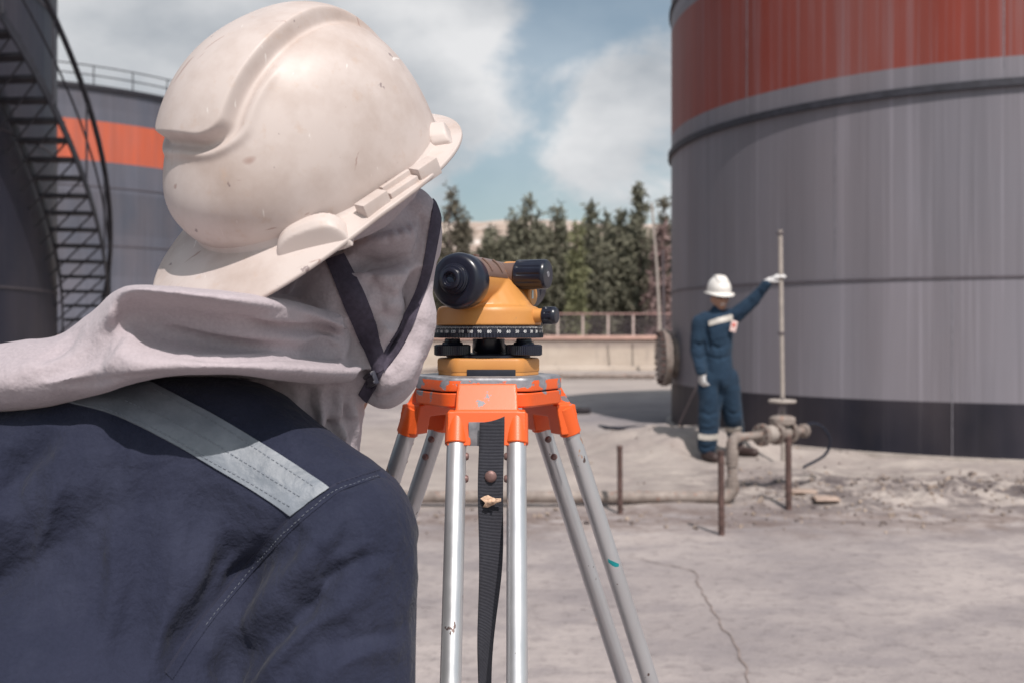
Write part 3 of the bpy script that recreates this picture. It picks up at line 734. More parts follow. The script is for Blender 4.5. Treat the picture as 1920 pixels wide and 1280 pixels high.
conifer(CAMZ+(617-418)/FX*49, .38, 0, 77, M['foly'], ((1081-960)/FX*49, 49, 0), 'slim yellow green young conifer in front of the row', spire=.3, dens=.7)
conifer(CAMZ+(617-430)/FX*46.5, .75, 0, 78, M['folp'], ((1240-960)/FX*46.5, 46.5, 0), 'pinkish bare twiggy tree beside the red banded tank', kind='bare_tree', spire=.2, dens=.55)
LOWL = ['low bushy conifer in the back row, hidden behind the helmet', 'low bushy conifer in the back row, behind the hooded face', 'low conifer in the back row behind the round black eyepiece',
 'low conifer in the back row above the brown telescope cover', 'low conifer in the back row directly above the black focus knob', 'low conifer in the back row just right of the focus knob',
 'low conifer in the back row directly behind the slim yellow green one', 'low conifer in the back row behind the broad twin topped tree', 'low conifer in the back row at the foot of the tallest spire',
 'low conifer in the back row behind the leaning pole', 'low conifer in the back row hidden behind the left edge of the red banded tank', 'low conifer in the back row farthest right, fully behind the red banded tank']
for i, px in enumerate((700, 760, 810, 900, 940, 1015, 1075, 1135, 1185, 1225, 1290, 1350)):   # lower trees filling the row behind
    Y_ = 60+(i % 3)*1.5; h = 5.2+.5*(i % 4)
    places = {700: 'hidden behind the hood', 760: 'hidden behind the face cloth'}
    if i == 0: base = conifer(7.0, 2.7, 0, 90, M['fol'], ((px-960)/FX*Y_, Y_, 0), LOWL[0], group='low conifers at the back of the row', dens=2.0)
    else:
        c_ = copytree(base, ((px-960)/FX*Y_, Y_, 0), i*1.3, LOWL[i]); c_.scale = (1, 1, .85+.12*(i % 3))
# thin leaning pole
a, b = at(1238, 632, 30), at(1222, 380, 30)
MB().add(*tube([np.array([a[0]+.05, a[1], 0]), a, (a+b)/2+[.03, 0, 0], b], [.05, .05, .04, .03], 8)).build('light_pole', M['pipe2'], loc=(a[0], a[1], 0), label='thin pale leaning pole rising behind the round tank flange', cat='pole')
a, b = at(1245, 632, 31), at(1243, 470, 31)
MB().add(*tube([np.array([a[0], a[1], 0]), a, b], [.045, .045, .03], 8)).build('light_pole', M['dkpipe'], loc=(a[0], a[1], 0), label='thin dark upright pole just right of the leaning pale pole', cat='pole')

# ------------------------------------------------------------------ pipe run and valve
YP = 7.3
def gpt(px, py, Y_): p = at(px, py, Y_); return p
lp = empty('pipeline', (-1.5, YP, 0), 'beige ground pipe that rises through an elbow to a cluster of flanges and valves', 'pipeline')
yz = CAMZ-(931-617)/FX*YP
pr = .045
MB().add(*tube([(-6, YP+.05, yz+.0), (1.53, YP, yz)], pr, 20)).build('ground_pipe', M['pipe'], lp)
rx = (1372-960)/FX*YP
MB().add(*tube(densify([(1.50, YP, yz), (1.56, YP, yz+.002), (rx, YP, yz+.05), (rx+.005, YP, yz+.11)], .01), pr+.006, 20)).build('elbow', M['pipe'], lp)
zt_ = CAMZ-(822-617)/FX*YP
rr_ = .037
MB().add(*tube([(rx+.005, YP, yz+.09), (rx, YP, zt_-.10)], rr_, 20)).build('riser', M['pipe'], lp)
for zc, hh in ((yz+.12, .02), (zt_-.13, .05), (zt_-.19, .012)): MB().add(*lathe((rx+.002, YP, zc-hh), (0, 0, 1), [(0, .036), (.004, .046), (2*hh-.004, .046), (2*hh, .036)], 24)).build('coupling', M['pipe'], lp)
dv = nrm([.8, .62, 0.0]); E0 = np.array([rx, YP, zt_])
MB().add(*tube(densify([E0+[0, 0, -.10], E0+[0, 0, -.05], E0+[0, 0, -.02]+dv*.012, E0+dv*.05+[0, 0, .005], E0+dv*.09+[0, 0, .005]], .008), .041, 20)).build('elbow', M['pipe'], lp)
E1 = E0+[0, 0, .005]
MB().add(*tube([E1+dv*.08, E1+dv*.34], .031, 20)).build('branch_pipe', M['pipe'], lp)
def flange(t, r=.085, th=.014):
    o = MB().add(*lathe(E1+dv*t, dv, [(0, .03), (0, r-.003), (.003, r), (th-.003, r), (th, r-.003), (th, .03)], 32)).build('flange', M['pipe'], lp)
    b = MB(); x, y, _ = frame_of(dv)
    for i in range(8):
        a = i*math.pi/4+.2; p = E1+dv*(t-.012)+(x*math.cos(a)+y*math.sin(a))*(r-.018); b.add(*lathe(p, dv, [(0, .010), (th+.024, .010)], 6))
    b.build('bolts', M['rust'], o)
for t in (.33, .352, .50, .522, .66, .682): flange(t)
MB().add(*lathe(E1+dv*.366, dv, [(0, .05), (.02, .066), (.11, .066), (.134, .05)], 28)).build('check_valve', M['pipe2'], lp)
MB().add(*lathe(E1+dv*.53, dv, [(0, .05), (.05, .075), (.09, .075), (.135, .05)], 28)).build('gate_valve', M['pipe'], lp)
vb = E1+dv*.595
MB().add(*lathe(vb, (0, 0, 1), [(0, .05), (.07, .055), (.072, .095), (.09, .10), (.115, .10), (.13, .08), (.14, .04), (.145, .02)], 28)).build('bonnet', M['pipe'], lp)
for s in (-1, 1):
    x = np.cross(dv, [0, 0, 1])*.03*s; MB().add(*tube([vb+x+[0, 0, .13], vb+x*.8+[0, 0, .235]], .010, 8)).build('yoke', M['dkpipe'], lp)
MB().add(*tube([vb+[0, 0, .1], vb+[0, 0, .27]], .011, 10)).build('valve_stem', M['dkpipe'], lp)
hw = MB(); a = np.linspace(0, 2*math.pi, 33); hz = vb+[0, 0, .245]
hw.add(*tube(np.stack([hz[0]+.095*np.cos(a), hz[1]+.095*np.sin(a), 0*a+hz[2]], 1), .012, 10, False))
for q in range(4): hw.add(*tube([hz, hz+[.09*math.cos(q*1.571+.4), .09*math.sin(q*1.571+.4), 0]], .008, 8))
hw.add(*lathe(hz-[0, 0, .012], (0, 0, 1), [(0, .02), (.024, .02)], 12)); hw.build('handwheel', M['pipe2'], lp)
MB().add(*tube([E1+dv*.69, E1+dv*.86], .030, 20)).build('branch_pipe', M['pipe'], lp)
MB().add(*lathe(E1+dv*.84, dv, [(0, .04), (.01, .055), (.04, .055), (.05, .03)], 20)).build('pipe_cap', M['pipe'], lp)
hs = E1+dv*.86
MB().add(*tube(densify([hs, hs+[.06, .05, .05], hs+[.16, .08, .03], hs+[.24, .1, -.08], hs+[.2, .1, -.2], hs+[.02, .08, -.30]], .02), .012, 8)).build('drain_hose', M['black'], lp)
def stake(px, top, bot, wpx, Y_, label):
    z1 = CAMZ-(top-617)/FX*Y_; x = (px-960)/FX*Y_; g = float(gz(x, Y_)); r = wpx/FX*Y_/2
    o = empty('steel_post', (x, Y_, g), label, 'post', 'rusty posts beside the pipe')
    MB().add(*tube([(x+.004, Y_, g-.1), (x, Y_, z1)], r, 12)).build('shaft', M['rust'], o)
    MB().add(*lathe((x, Y_, z1-.004), (0, 0, 1), [(0, r*.9), (.004, r*1.15), (.022, r*1.15), (.026, r*.7)], 12)).build('top_collar', M['rust'], o); return o
stake(1352, 850, 1003, 12, 6.29, 'rusty post standing in front of the pipe elbow, below the worker')
stake(1478, 824, 957, 12, 7.14, 'rusty post standing under the valve')
stake(1162, 840, 962, 10, 7.03, 'rusty post standing alone before the ground pipe, right of the tripod')
# upright pipe the worker touches
YV = 9.35; px_ = (1467-960)/FX*YV; g_ = float(gz(px_, YV))
vp = empty('standpipe', (px_, YV, g_), 'tall thin pale upright pipe that the far worker touches', 'pipe')
ztp = CAMZ+(617-432)/FX*YV
xt_ = (1463-960)/FX*YV
MB().add(*tube([(px_+.01, YV, g_-.1), (xt_, YV, ztp)], .021, 14)).build('tube', M['pipe2'], vp)
for zz in (ztp-.03, CAMZ-(625-617)/FX*YV): 
    f_ = (zz-g_)/(ztp-g_); MB().add(*lathe((px_+(xt_-px_)*f_, YV, zz-.012), (0, 0, 1), [(0, .02), (.002, .032), (.022, .032), (.024, .02)], 14)).build('collar', M['dkpipe'], vp)
# black hose at the tank foot
mb = MB().add(*tube(densify([(2.5, 12.6, float(gz(2.5, 12.6))+.03), (2.1, 12.5, .05), (1.7, 13.0, .03), (1.35, 12.8, .03), (1.15, 13.1, .03)], .1), .022, 8))
mb.build('hose', M['black'], loc=(1.7, 12.8, 0), label='black hose lying on the ground at the left foot of the red banded tank', cat='hose')
mb = MB().add(*tube([at(1318, 700, 11.6), at(1296, 745, 11.7), at(1273, 795, 12.0)], .012, 8)).build('guy_wire', M['dkpipe'], loc=tuple(at(1273, 795, 12.0)), label='thin dark slanting rod between the far worker and the tank foot', cat='rod')
# ------------------------------------------------------------------ tripod
KX, KY = -.027, 1.15
K = np.array([KX, KY, 0])
tp = empty('tripod', (KX, KY, 0), 'chipped orange surveyor tripod with twin aluminium tube legs and a black hanging strap', 'tripod')
def hexpts(r, cut=.55, n=7):
    """rounded truncated triangle in plan; flats face the three legs"""
    P = []
    for k in range(3):
        c = -math.pi/2+k*2*math.pi/3
        for s in (-1, 1):
            P.append(np.array([math.cos(c)*r*.80-math.sin(c)*s*r*.80*cut*1.0, math.sin(c)*r*.80+math.cos(c)*s*r*.80*cut*1.0]))
    o = []
    for i in range(6):
        a, b, c = P[i-1], P[i], P[(i+1) % 6]; u = nrm(a-b); v = nrm(c-b); q = r*.13
        for t in np.linspace(0, 1, n): o.append((1-t)**2*(b+u*q)+2*t*(1-t)*b+t*t*(b+v*q))
    return np.array(o)
def plate(P, zs, ins):
    V = []; n = len(P); F = []
    for z, s in zip(zs, ins):
        L = np.linalg.norm(P, axis=1)[:, None]; q = P*(1-s/L); V.append(np.concatenate([q, np.full((n, 1), z)], 1)+K)
    for i in range(len(zs)-1):
        for j in range(n): k = (j+1) % n; F.append((i*n+j, i*n+k, (i+1)*n+k, (i+1)*n+j))
    F.append(tuple(range(n-1, -1, -1))); F.append(tuple((len(zs)-1)*n+j for j in range(n)))
    return np.concatenate(V), F
def zpx(py, Y_): return CAMZ+(617-py)/FX*Y_
HP_ = hexpts(.092, .62)
zt1 = zpx(706, 1.08); zm = zpx(735, 1.08); zb = zpx(764, 1.08)
hd_ = MB().add(*plate(HP_, [zm+.0008, zm+.002, zt1-.004, zt1-.0015, zt1], [.001, 0, 0, .0012, .0045])).build('head_plate', M['orange'], tp)
hd_.data.materials.append(M['cast'])
for p in hd_.data.polygons:
    if p.normal.z > .35: p.material_index = 1
MB().add(*plate(HP_, [zb, zb+.002, zm-.002, zm-.0008], [.003, .0004, 0, .001])).build('head_casting', M['orange'], tp)
MB().add(*lathe((KX, KY, zb-.05), (0, 0, 1), [(0, .009), (.002, .016), (.030, .016), (.034, .012), (.05, .012)], 24)).build('clamp_screw', M['black'], tp)
LT = zpx(812, 1.07)
TUBES = MB()
def leg(az, splay, front=False):
    o_ = np.array([math.cos(az), math.sin(az), 0]); t_ = np.array([-math.sin(az), math.cos(az), 0]); dn = nrm(o_*splay+[0, 0, -1.])
    if t_[0] < 0: t_ = -t_
    hub = K+o_*.070
    top = hub+[0, 0, zpx(765, 1.08)+.012]
    def fr(u, v, wz): return hub+t_*u+o_*v+np.array([0, 0, wz])
    # upper hinge block, its face leaning back so that it looks up
    zA, zB, zC, zD = zpx(718, 1.08), zpx(768, 1.06), zpx(775, 1.06), zpx(832, 1.06)
    blk = MB()
    V = [fr(-.032, .004, zA), fr(.032, .004, zA), fr(.0335, .021, zB), fr(-.0335, .021, zB), fr(-.032, -.02, zA), fr(.032, -.02, zA), fr(.0335, -.02, zB), fr(-.0335, -.02, zB)]
    bm_ = hull(V); blk.add(*bm_)
    V = []
    for (u, v, z) in ((-.036, .0225, zB+.001), (.036, .0225, zB+.001), (.0415, .026, zB-.006), (-.0415, .026, zB-.006), (-.0415, .030, zD), (.0415, .030, zD), (-.036, -.01, zB+.001), (.036, -.01, zB+.001), (-.0415, .004, zD), (.0415, .004, zD)): V.append(fr(u, v, z))
    # legs' yoke: two cheeks and a bridge, leaving the notch at the strap
    def slab(u0, u1, z0, z1):
        def vv(z): return .0225+(zB-z)*splay*.55
        return hull([fr(u, v, z) for u in (u0, u1) for z in (z0, z1) for v in (vv(z), vv(z)-.026)])
    blk.add(*slab(-.0415, .0415, zpx(797, 1.06), zB-.001)).add(*slab(-.0415, -.0165, zD, zpx(796, 1.06))).add(*slab(.0165, .0415, zD, zpx(796, 1.06)))
    V, F = blk.get(); V, F = fuse(blk, .0011, 5)
    link('hinge_bracket', V, F, M['orange2'], tp)
    start = fr(0, .0225-.013+.004, zpx(790, 1.06))
    for s in (-1, 1):
        a = start+t_*.0318*s; zz = a[2]
        def P(z): return a+dn*((a[2]-z)/-dn[2])
        sl = MB().add(*lathe(P(zB-.004), dn, [(0, .008), (.002, .0125), ((zB-.004-zD)/-dn[2]-.001, .0126), ((zB-.004-zD)/-dn[2], .0118)], 32)).build('tube_sleeve', M['orange2'], tp)
        tb_ = MB().add(*tube([P(zD+.01), P(.42)], .0104, 40)).build('leg_tube', M['alu'], tp)
        TUBES.add(*tube([P(zD+.01), P(.42)], .0104, 40))
        for k, zz in enumerate((zD-.012, zD-.034)):
            b = P(zz)-t_*s*.0100-o_*.002; MB().add(*lathe(b+o_*0, -t_*s, [(-.002, .0042), (.001, .0042), (.003, .003), (.0035, 0)], 14)).build('screw', M['rivet'], tb_)
    # spreader clamp, lower sliding leg and foot
    m_ = start+dn*((start[2]-.47)/-dn[2]); R3 = np.stack([t_, np.cross(dn, t_), dn], 1)
    MB().add(*box(m_, (.047, .016, .03), R3, .004)).build('clamp_block', M['orange2'], tp)
    e_ = start+dn*((start[2]-.06)/-dn[2]); 
    MB().add(*tube([m_-dn*.3, e_], .012, 20)).build('lower_leg', M['alu'], tp)
    MB().add(*lathe(e_-dn*.02, dn, [(0, .013), (.002, .017), (.03, .017), (.05, .008), (.085, .001)], 20)).build('foot_point', M['cast'], tp)
leg(-math.pi/2, .47); leg(R_(150), .39); leg(R_(30), .375)
# teal paint smear on the right leg
M['teal'] = simple('teal_paint', (.0, .22, .24), .5)
tt_ = bvh(*TUBES.get())
hit_ = [q for q in range(1060, 1200) if cast(tt_, q, 1056)[0] is not None]; r_ = hit_[-1]
ribbon(tt_, [(r_-25, 1047), (r_-18, 1050), (r_-10, 1054), (r_-5, 1056)], [(r_-24, 1053), (r_-17, 1060), (r_-10, 1063), (r_-5, 1061)], 3, .0001, .0003, 'paint_smear', M['teal'], tp)
# metal plate in the notch, and the strap
MB().add(*box((KX-.0003, 1.0515, zpx(813, 1.05)), (.0185, .0012, .0125), None, .0005)).build('strap_plate', M['cast'], tp)
V = []; F = []; ns = 110; zs0 = zpx(791, 1.045)
for i in range(ns+1):
    f = i/ns; z = zs0-f*.40
    py = 617+(CAMZ-z)*FX/1.043
    tw = R_(3)+R_(62)*ss(860, 1330, np.array(py)); wd = .0262
    yb = 1.043-.010*math.sin(f*3)+.0015*math.sin(f*30)
    x0 = (898-960)/FX*1.043
    for k in range(7):
        u = k/6*wd; V.append([x0+u*math.cos(tw)+.0008*math.sin(f*16+2), yb+u*math.sin(tw)*.9+.002*math.sin(k/6*math.pi)*math.sin(f*9), z+(.0016*(k/6)**2*4 if i == 0 else 0)])
V = np.array(V)
for i in range(ns):
    for k in range(6): a = i*7+k; F.append((a, a+1, a+8, a+7))
so = link('carry_strap', V, F, M['web'], tp); md_ = so.modifiers.new('t', 'SOLIDIFY'); md_.thickness = .0018; md_.offset = 0
c = at(920, 893, 1.0355); MB().add(*lathe(c+[0, .003, 0], (0, -1, 0), [(0, .006), (.0015, .0062), (.003, .005), (.0038, .003), (.004, 0)], 28)).build('rivet', M['rivet'], so)
c = at(919, 939, 1.034); lf = MB(); A = []
n = 14
for i in range(n):
    a = 2*math.pi*i/n; r = .0065*(1+.35*math.sin(3*a+1)+.2*math.sin(5*a)); A.append([c[0]+1.35*r*math.cos(a), c[1]-.002*math.sin(2*a+1), c[2]+r*math.sin(a)*.85])
A.append([c[0], c[1]+.0025, c[2]]); lf.add(A, [(i, (i+1) % n, n) for i in range(n)])
B_ = []
for i in range(n):
    a = 2*math.pi*i/n; r = .0035*(1+.3*math.sin(2*a)); B_.append([c[0]+.001+1.1*r*math.cos(a), c[1]-.003-.002*math.cos(a*2), c[2]+.0005+r*math.sin(a)])
B_.append([c[0]+.001, c[1]-.001, c[2]]); lf.add(B_, [(i, (i+1) % n, n) for i in range(n)])
lo = lf.build('dry_leaf', M['leaf'], loc=tuple(c), label='small curled dry leaf stuck on the black tripod strap', cat='leaf'); q = lo.modifiers.new('t', 'SOLIDIFY'); q.thickness = .0006

# ------------------------------------------------------------------ surveying level
AZ = R_(67); E_ = np.array([math.cos(AZ), math.sin(AZ), 0]); RR = np.array([math.sin(AZ), -math.cos(AZ), 0]); UP = np.array([0, 0, 1.])
lv = empty('surveying_level', (KX, KY, zt1), 'amber and black surveying level with a round eyepiece standing on the orange tripod', 'surveying level')
def lp_(e, r, z): return K+E_*e+RR*r+np.array([0, 0, z])
zc1, zc0 = zpx(611, 1.1), zpx(634, 1.1)
# trivet base: rounded triangle with a notch in front
BP = hexpts(.0595, .80)
ang0 = 0
za, zb_ = zpx(672, 1.09), zt1
b = MB().add(*plate(BP, [zb_+.004, zb_+.005, za-.003, za-.001, za], [.0005, 0, 0, .001, .003]))
V0 = plate(BP*.985, [zb_+.0003, zb_+.004], [0, 0]); b.add(*V0)
bp = b.build('base_plate', M['amber'], lv)
MB().add(*box((KX+.004, KY-.0466, zb_+.0035), (.027, .0022, .0036), None, .0006)).build('base_notch', M['rubber'], bp)
MB().add(*plate(hexpts(.056, .5), [za, za+.003, za+.0045], [0, 0, .004])).build('spring_plate', M['black'], lv)
def knurl(c, d, r, h, n=60, dep=.0007, chamf=.002):
    x, y, d = frame_of(d); V = []; prof = [(0, -chamf), (chamf*.6, 0), (h-chamf*.6, 0), (h, -chamf)]; N_ = n*2
    for (z, dr) in prof:
        for i in range(N_):
            a = 2*math.pi*i/N_; q = r+dr-(dep if i % 2 else 0); V.append(np.asarray(c)+d*z+(x*math.cos(a)+y*math.sin(a))*q)
    F = []
    for i in range(3):
        for j in range(N_): k = (j+1) % N_; F.append((i*N_+j, i*N_+k, (i+1)*N_+k, (i+1)*N_+j))
    F.append(tuple(range(N_-1, -1, -1))); F.append(tuple(3*N_+j for j in range(N_))); return V, F
for (sx, sy) in ((-.0405, -.022), (.0405, -.022), (0, .045)):
    c = np.array([KX+sx, KY+sy, 0]); zk = zpx(667, 1.11)
    o = MB().add(*knurl(c+[0, 0, zk], UP, .0207, .0125, 56, .0006)).add(*lathe(c+[0, 0, zk+.0125], UP, [(-.001, .0125), (.0022, .0112), (.003, .009), (zc0-zk-.013, .0085)], 28)).build('foot_screw', M['black'], lv)
    MB().add(*lathe(c+[0, 0, za+.001], UP, [(0, .007), (zk-za, .007)], 16)).build('screw_thread', M['dksteel'], o)
MB().add(*lathe(K+[0, 0, za+.003], UP, [(0, .012), (.004, .0165), (.007, .0185), (zc0-za-.004, .0185)], 40)).build('centre_boss', M['black'], lv)
# graduated circle
RC_ = .0617
cr_ = MB().add(*lathe(K+[0, 0, zc0+.005], UP, [(0, .03), (.0005, RC_-.001), (.001, RC_), (zc1-zc0-.0055, RC_), (zc1-zc0-.005, RC_-.001)], 120)).build('graduated_circle', M['rubber'], lv)
MB().add(*knurl(K+[0, 0, zc0], UP, RC_+.0016, .0058, 110, .0011, .0012)).build('knurled_ring', M['rubber'], cr_)
tk = MB()
for i in range(360):
    a = 2*math.pi*i/360; 
    if math.sin(a) > .3: continue
    d = np.array([math.cos(a), math.sin(a), 0]); t_ = np.array([-d[1], d[0], 0]); h = .0011 if i % 10 == 0 else (.0008 if i % 5 == 0 else .0005)
    tk.add(*box(K+d*(RC_+.0001)+[0, 0, zc1-.0013-h], (.00015, .00011, h), np.stack([d, t_, UP], 1)))
tk.build('scale_marks', M['white'], cr_, sharp=0)
tx = MB()
for i in range(36):
    a = -math.pi/2-R_(8)+R_(10)*(i-9)
    if math.sin(a) > .3: continue
    v = 90-(i-9)*10; v %= 360
    cu = bpy.data.curves.new('n', 'FONT'); cu.body = str(v); cu.size = .0046; cu.align_x = 'CENTER'; cu.align_y = 'CENTER'; cu.extrude = .0001; cu.offset = .00006; cu.resolution_u = 2
    to = bpy.data.objects.new('n', cu); COL.objects.link(to); dg = bpy.context.evaluated_depsgraph_get(); me = to.evaluated_get(dg).to_mesh()
    P = np.array([q.co[:] for q in me.vertices]); Fc = [tuple(p.vertices) for p in me.polygons]; to.evaluated_get(dg).to_mesh_clear(); bpy.data.objects.remove(to)
    d = np.array([math.cos(a), math.sin(a), 0]); t_ = np.array([-d[1], d[0], 0])
    aa = P[:, 0]/RC_; Q = np.stack([KX+(RC_+.0002+P[:, 2])*np.cos(a+aa), KY+(RC_+.0002+P[:, 2])*np.sin(a+aa), P[:, 1]+zc1-.0064], 1); tx.add(Q, Fc)
tx.build('scale_numbers', M['white'], cr_, sharp=0)
# housing: skirt, shoulders and telescope tube grown into one skin
zT = zpx(527, 1.075); zs_ = zpx(573, 1.1)
h = MB()
h.add(*lathe(K+[0, 0, zc1+.0003], UP, [(0, .0605), (zs_-zc1-.006, .0592), (zs_-zc1-.002, .0575), (zs_-zc1, .053)], 72))
h.add(*lathe(lp_(-.066, 0, zT), E_, [(0, .0275), (.05, .0272), (.10, .0262), (.165, .0250)], 48))
def circ(z, r, e0=0, r0=0, sx=1, sy=1, n=28): return [lp_(e0+r*sx*math.cos(a), r0+r*sy*math.sin(a), z) for a in np.linspace(0, 2*math.pi, n, endpoint=False)]
h.add(*hull(circ(zs_-.006, .052)+circ(zT-.004, .030, 0, .0, 1.7, .78)))
h.add(*hull(circ(zs_-.004, .050, .0, .004)+circ(zT+.004, .023, .004, .006, 1.5, 1.0)))
h.add(*hull(circ(zs_-.008, .026, -.008, .029)+circ(zs_+.006, .018, 0, .031)))        # right shoulder
h.add(*lathe(lp_(.014, .015, zT+.013), RR, [(0, .0135), (.016, .0132)], 30))
V, F = fuse(h, .0011, 9, .5)
hs_ = link('housing', V, F, M['amber'], lv)
# eyepiece end: big black collar and stepped ocular
ez = lp_(-.066, 0, zT)
MB().add(*lathe(ez, -E_, [(-.004, .0292), (.002, .0305), (.012, .0309), (.018, .0298), (.0215, .0270), (.0228, .0235), (.0228, .0175)], 64)).build('end_collar', M['black'], lv)
ep = MB().add(*lathe(ez-E_*.0215+UP*.0015, -E_, [(0, .0172), (.004, .0170), (.0045, .0158), (.006, .0158), (.0066, .0145), (.009, .0142), (.0096, .0118), (.0125, .0115), (.0135, .0102), (.0137, .0078), (.0118, .0074), (.0116, .0060), (.0100, .0056)], 48)).build('eyepiece', M['black'], lv)
MB().add(*lathe(ez-E_*.0310+UP*.0015, -E_, [(0, .0055), (.0004, .0050), (.0009, .003), (.001, 0)], 24)).build('eyepiece_lens', M['glass'], ep)
# objective
MB().add(*lathe(lp_(.098, 0, zT), E_, [(0, .0262), (.001, .0275), (.016, .0275), (.018, .026), (.018, .020), (.014, .019)], 48)).build('objective_ring', M['black'], lv)
MB().add(*lathe(lp_(.108, 0, zT), E_, [(0, .02), (.002, .018), (.003, 0)], 32)).build('objective_lens', M['glass'], lv)
# brown saddle cover: shell over the tube
def saddle(e0, e1, a0, a1, r0, r1, th):
    V = []; F = []; ne, na = 16, 26
    for sgn in (0, 1):
        for i in range(ne+1):
            f = i/ne; e = e0+(e1-e0)*f; r = r0+(r1-r0)*f+(th if sgn == 0 else -.002)
            edge = min(1, f*12, (1-f)*12)
            for j in range(na+1):
                g = j/na; a = a0+(a1-a0)*g; ed = min(edge, g*12, (1-g)*12); q = r-(1-ed)**2*.0012*(1-sgn)
                V.append(lp_(e, math.sin(a)*q, zT+math.cos(a)*q))
    W = na+1; H_ = (ne+1)*W
    for i in range(ne):
        for j in range(na): a = i*W+j; F.append((a, a+1, a+W+1, a+W)); F.append((H_+a, H_+a+W, H_+a+W+1, H_+a+1))
    for i in range(ne): F.append((i*W, (i+1)*W, H_+(i+1)*W, H_+i*W)); a = i*W+na; F.append((a, H_+a, H_+a+W, a+W))
    for j in range(na): F.append((j, H_+j, H_+j+1, j+1)); a = ne*W+j; F.append((a, a+1, H_+a+1, H_+a))
    return V, F
cv = MB().add(*saddle(-.064, -.004, R_(-52), R_(78), .0278, .0270, .0016)).build('top_cover', M['brown'], lv, sharp=40)
MB().add(*saddle(-.0035, .05, R_(-52), R_(60), .0262, .0255, .0016)).build('top_cover', M['brown'], lv, sharp=40)
for e in (-.050, -.022):
    MB().add(*tube([lp_(e, math.sin(a)*.0300, zT+math.cos(a)*.0300) for a in np.linspace(R_(30), R_(66), 9)], .0011, 8)).build('cover_rib', M['brown'], cv)
# sighting notch
MB().add(*box(lp_(-.034, .000, zT+.0305), (.004, .0022, .0016), np.stack([E_, RR, UP], 1), .0004)).build('gun_sight', M['brown'], cv)
# focus knob
MB().add(*lathe(lp_(.012, .0, zT+.0105), RR, [(0, .0148), (.030, .0146), (.0305, .0135), (.033, .0135)], 40)).build('knob_mount', M['brown'], lv)
def ribknob(c, d, r, L, n, name, mat, parent):
    x, y, d = frame_of(d); N_ = n*8; V = []
    for (z, dr, gr) in ((0, -.0012, 0), (.0012, 0, 0), (.004, 0, 0), (.005, 0, 1), (L-.006, 0, 1), (L-.0045, 0, 0), (L-.0022, -.0003, 0), (L-.0004, -.0016, 0), (L, -.0035, 0)):
        for i in range(N_):
            a = 2*math.pi*i/N_; q = r+dr-(.0010*gr if i % 8 in (0, 1) else 0); V.append(np.asarray(c)+d*z+(x*math.cos(a)+y*math.sin(a))*q)
    m_ = 9; F = []
    for i in range(m_-1):
        for j in range(N_): k = (j+1) % N_; F.append((i*N_+j, i*N_+k, (i+1)*N_+k, (i+1)*N_+j))
    F.append(tuple(range(N_-1, -1, -1))); F.append(tuple((m_-1)*N_+j for j in range(N_)))
    return MB().add(V, F).build(name, mat, parent)
fk = ribknob(lp_(.012, .0315, zT+.0105), RR, .0172, .0375, 12, 'focus_knob', M['black'], lv)
MB().add(*lathe(lp_(.012, .069, zT+.0105), RR, [(-.001, .0036), (.0004, .0034), (.0006, 0)], 20)).build('knob_screw', M['cast'], fk)
# bubble window behind the knob
bx_ = lp_(.036, .030, zpx(553, 1.17))
MB().add(*lathe(bx_+RR*-.012, RR, [(0, .0135), (.022, .0132), (.0235, .0118)], 32)).build('bubble_housing', M['amber'], lv)
MB().add(*box(bx_+RR*.0112-E_*.004, (.0020, .0012, .0048), np.stack([E_, RR, UP], 1), .0004)).build('bubble_window', M['pale'], lv)
MB().add(*lathe(bx_+RR*-.010+E_*.010, RR, [(0, .0138), (.020, .0138)], 32)).build('bubble_prism', M['black'], lv)
# slow-motion knob
zk = zpx(592, 1.12)
MB().add(*lathe(lp_(-.002, .050, zk), RR, [(0, .0085), (.012, .0080), (.0185, .0078)], 28)).build('knob_neck', M['amber'], lv)
tk2 = ribknob(lp_(-.002, .0685, zk), RR, .0100, .0165, 9, 'slow_motion_knob', M['black'], lv)
MB().add(*lathe(lp_(-.002, .0735, zk)+(-E_*.72+UP*.5)*.0098, -E_*.8+UP*.5, [(-.001, .0016), (.0005, .0016), (.0006, 0)], 12)).build('grub_screw', M['glass'], tk2)
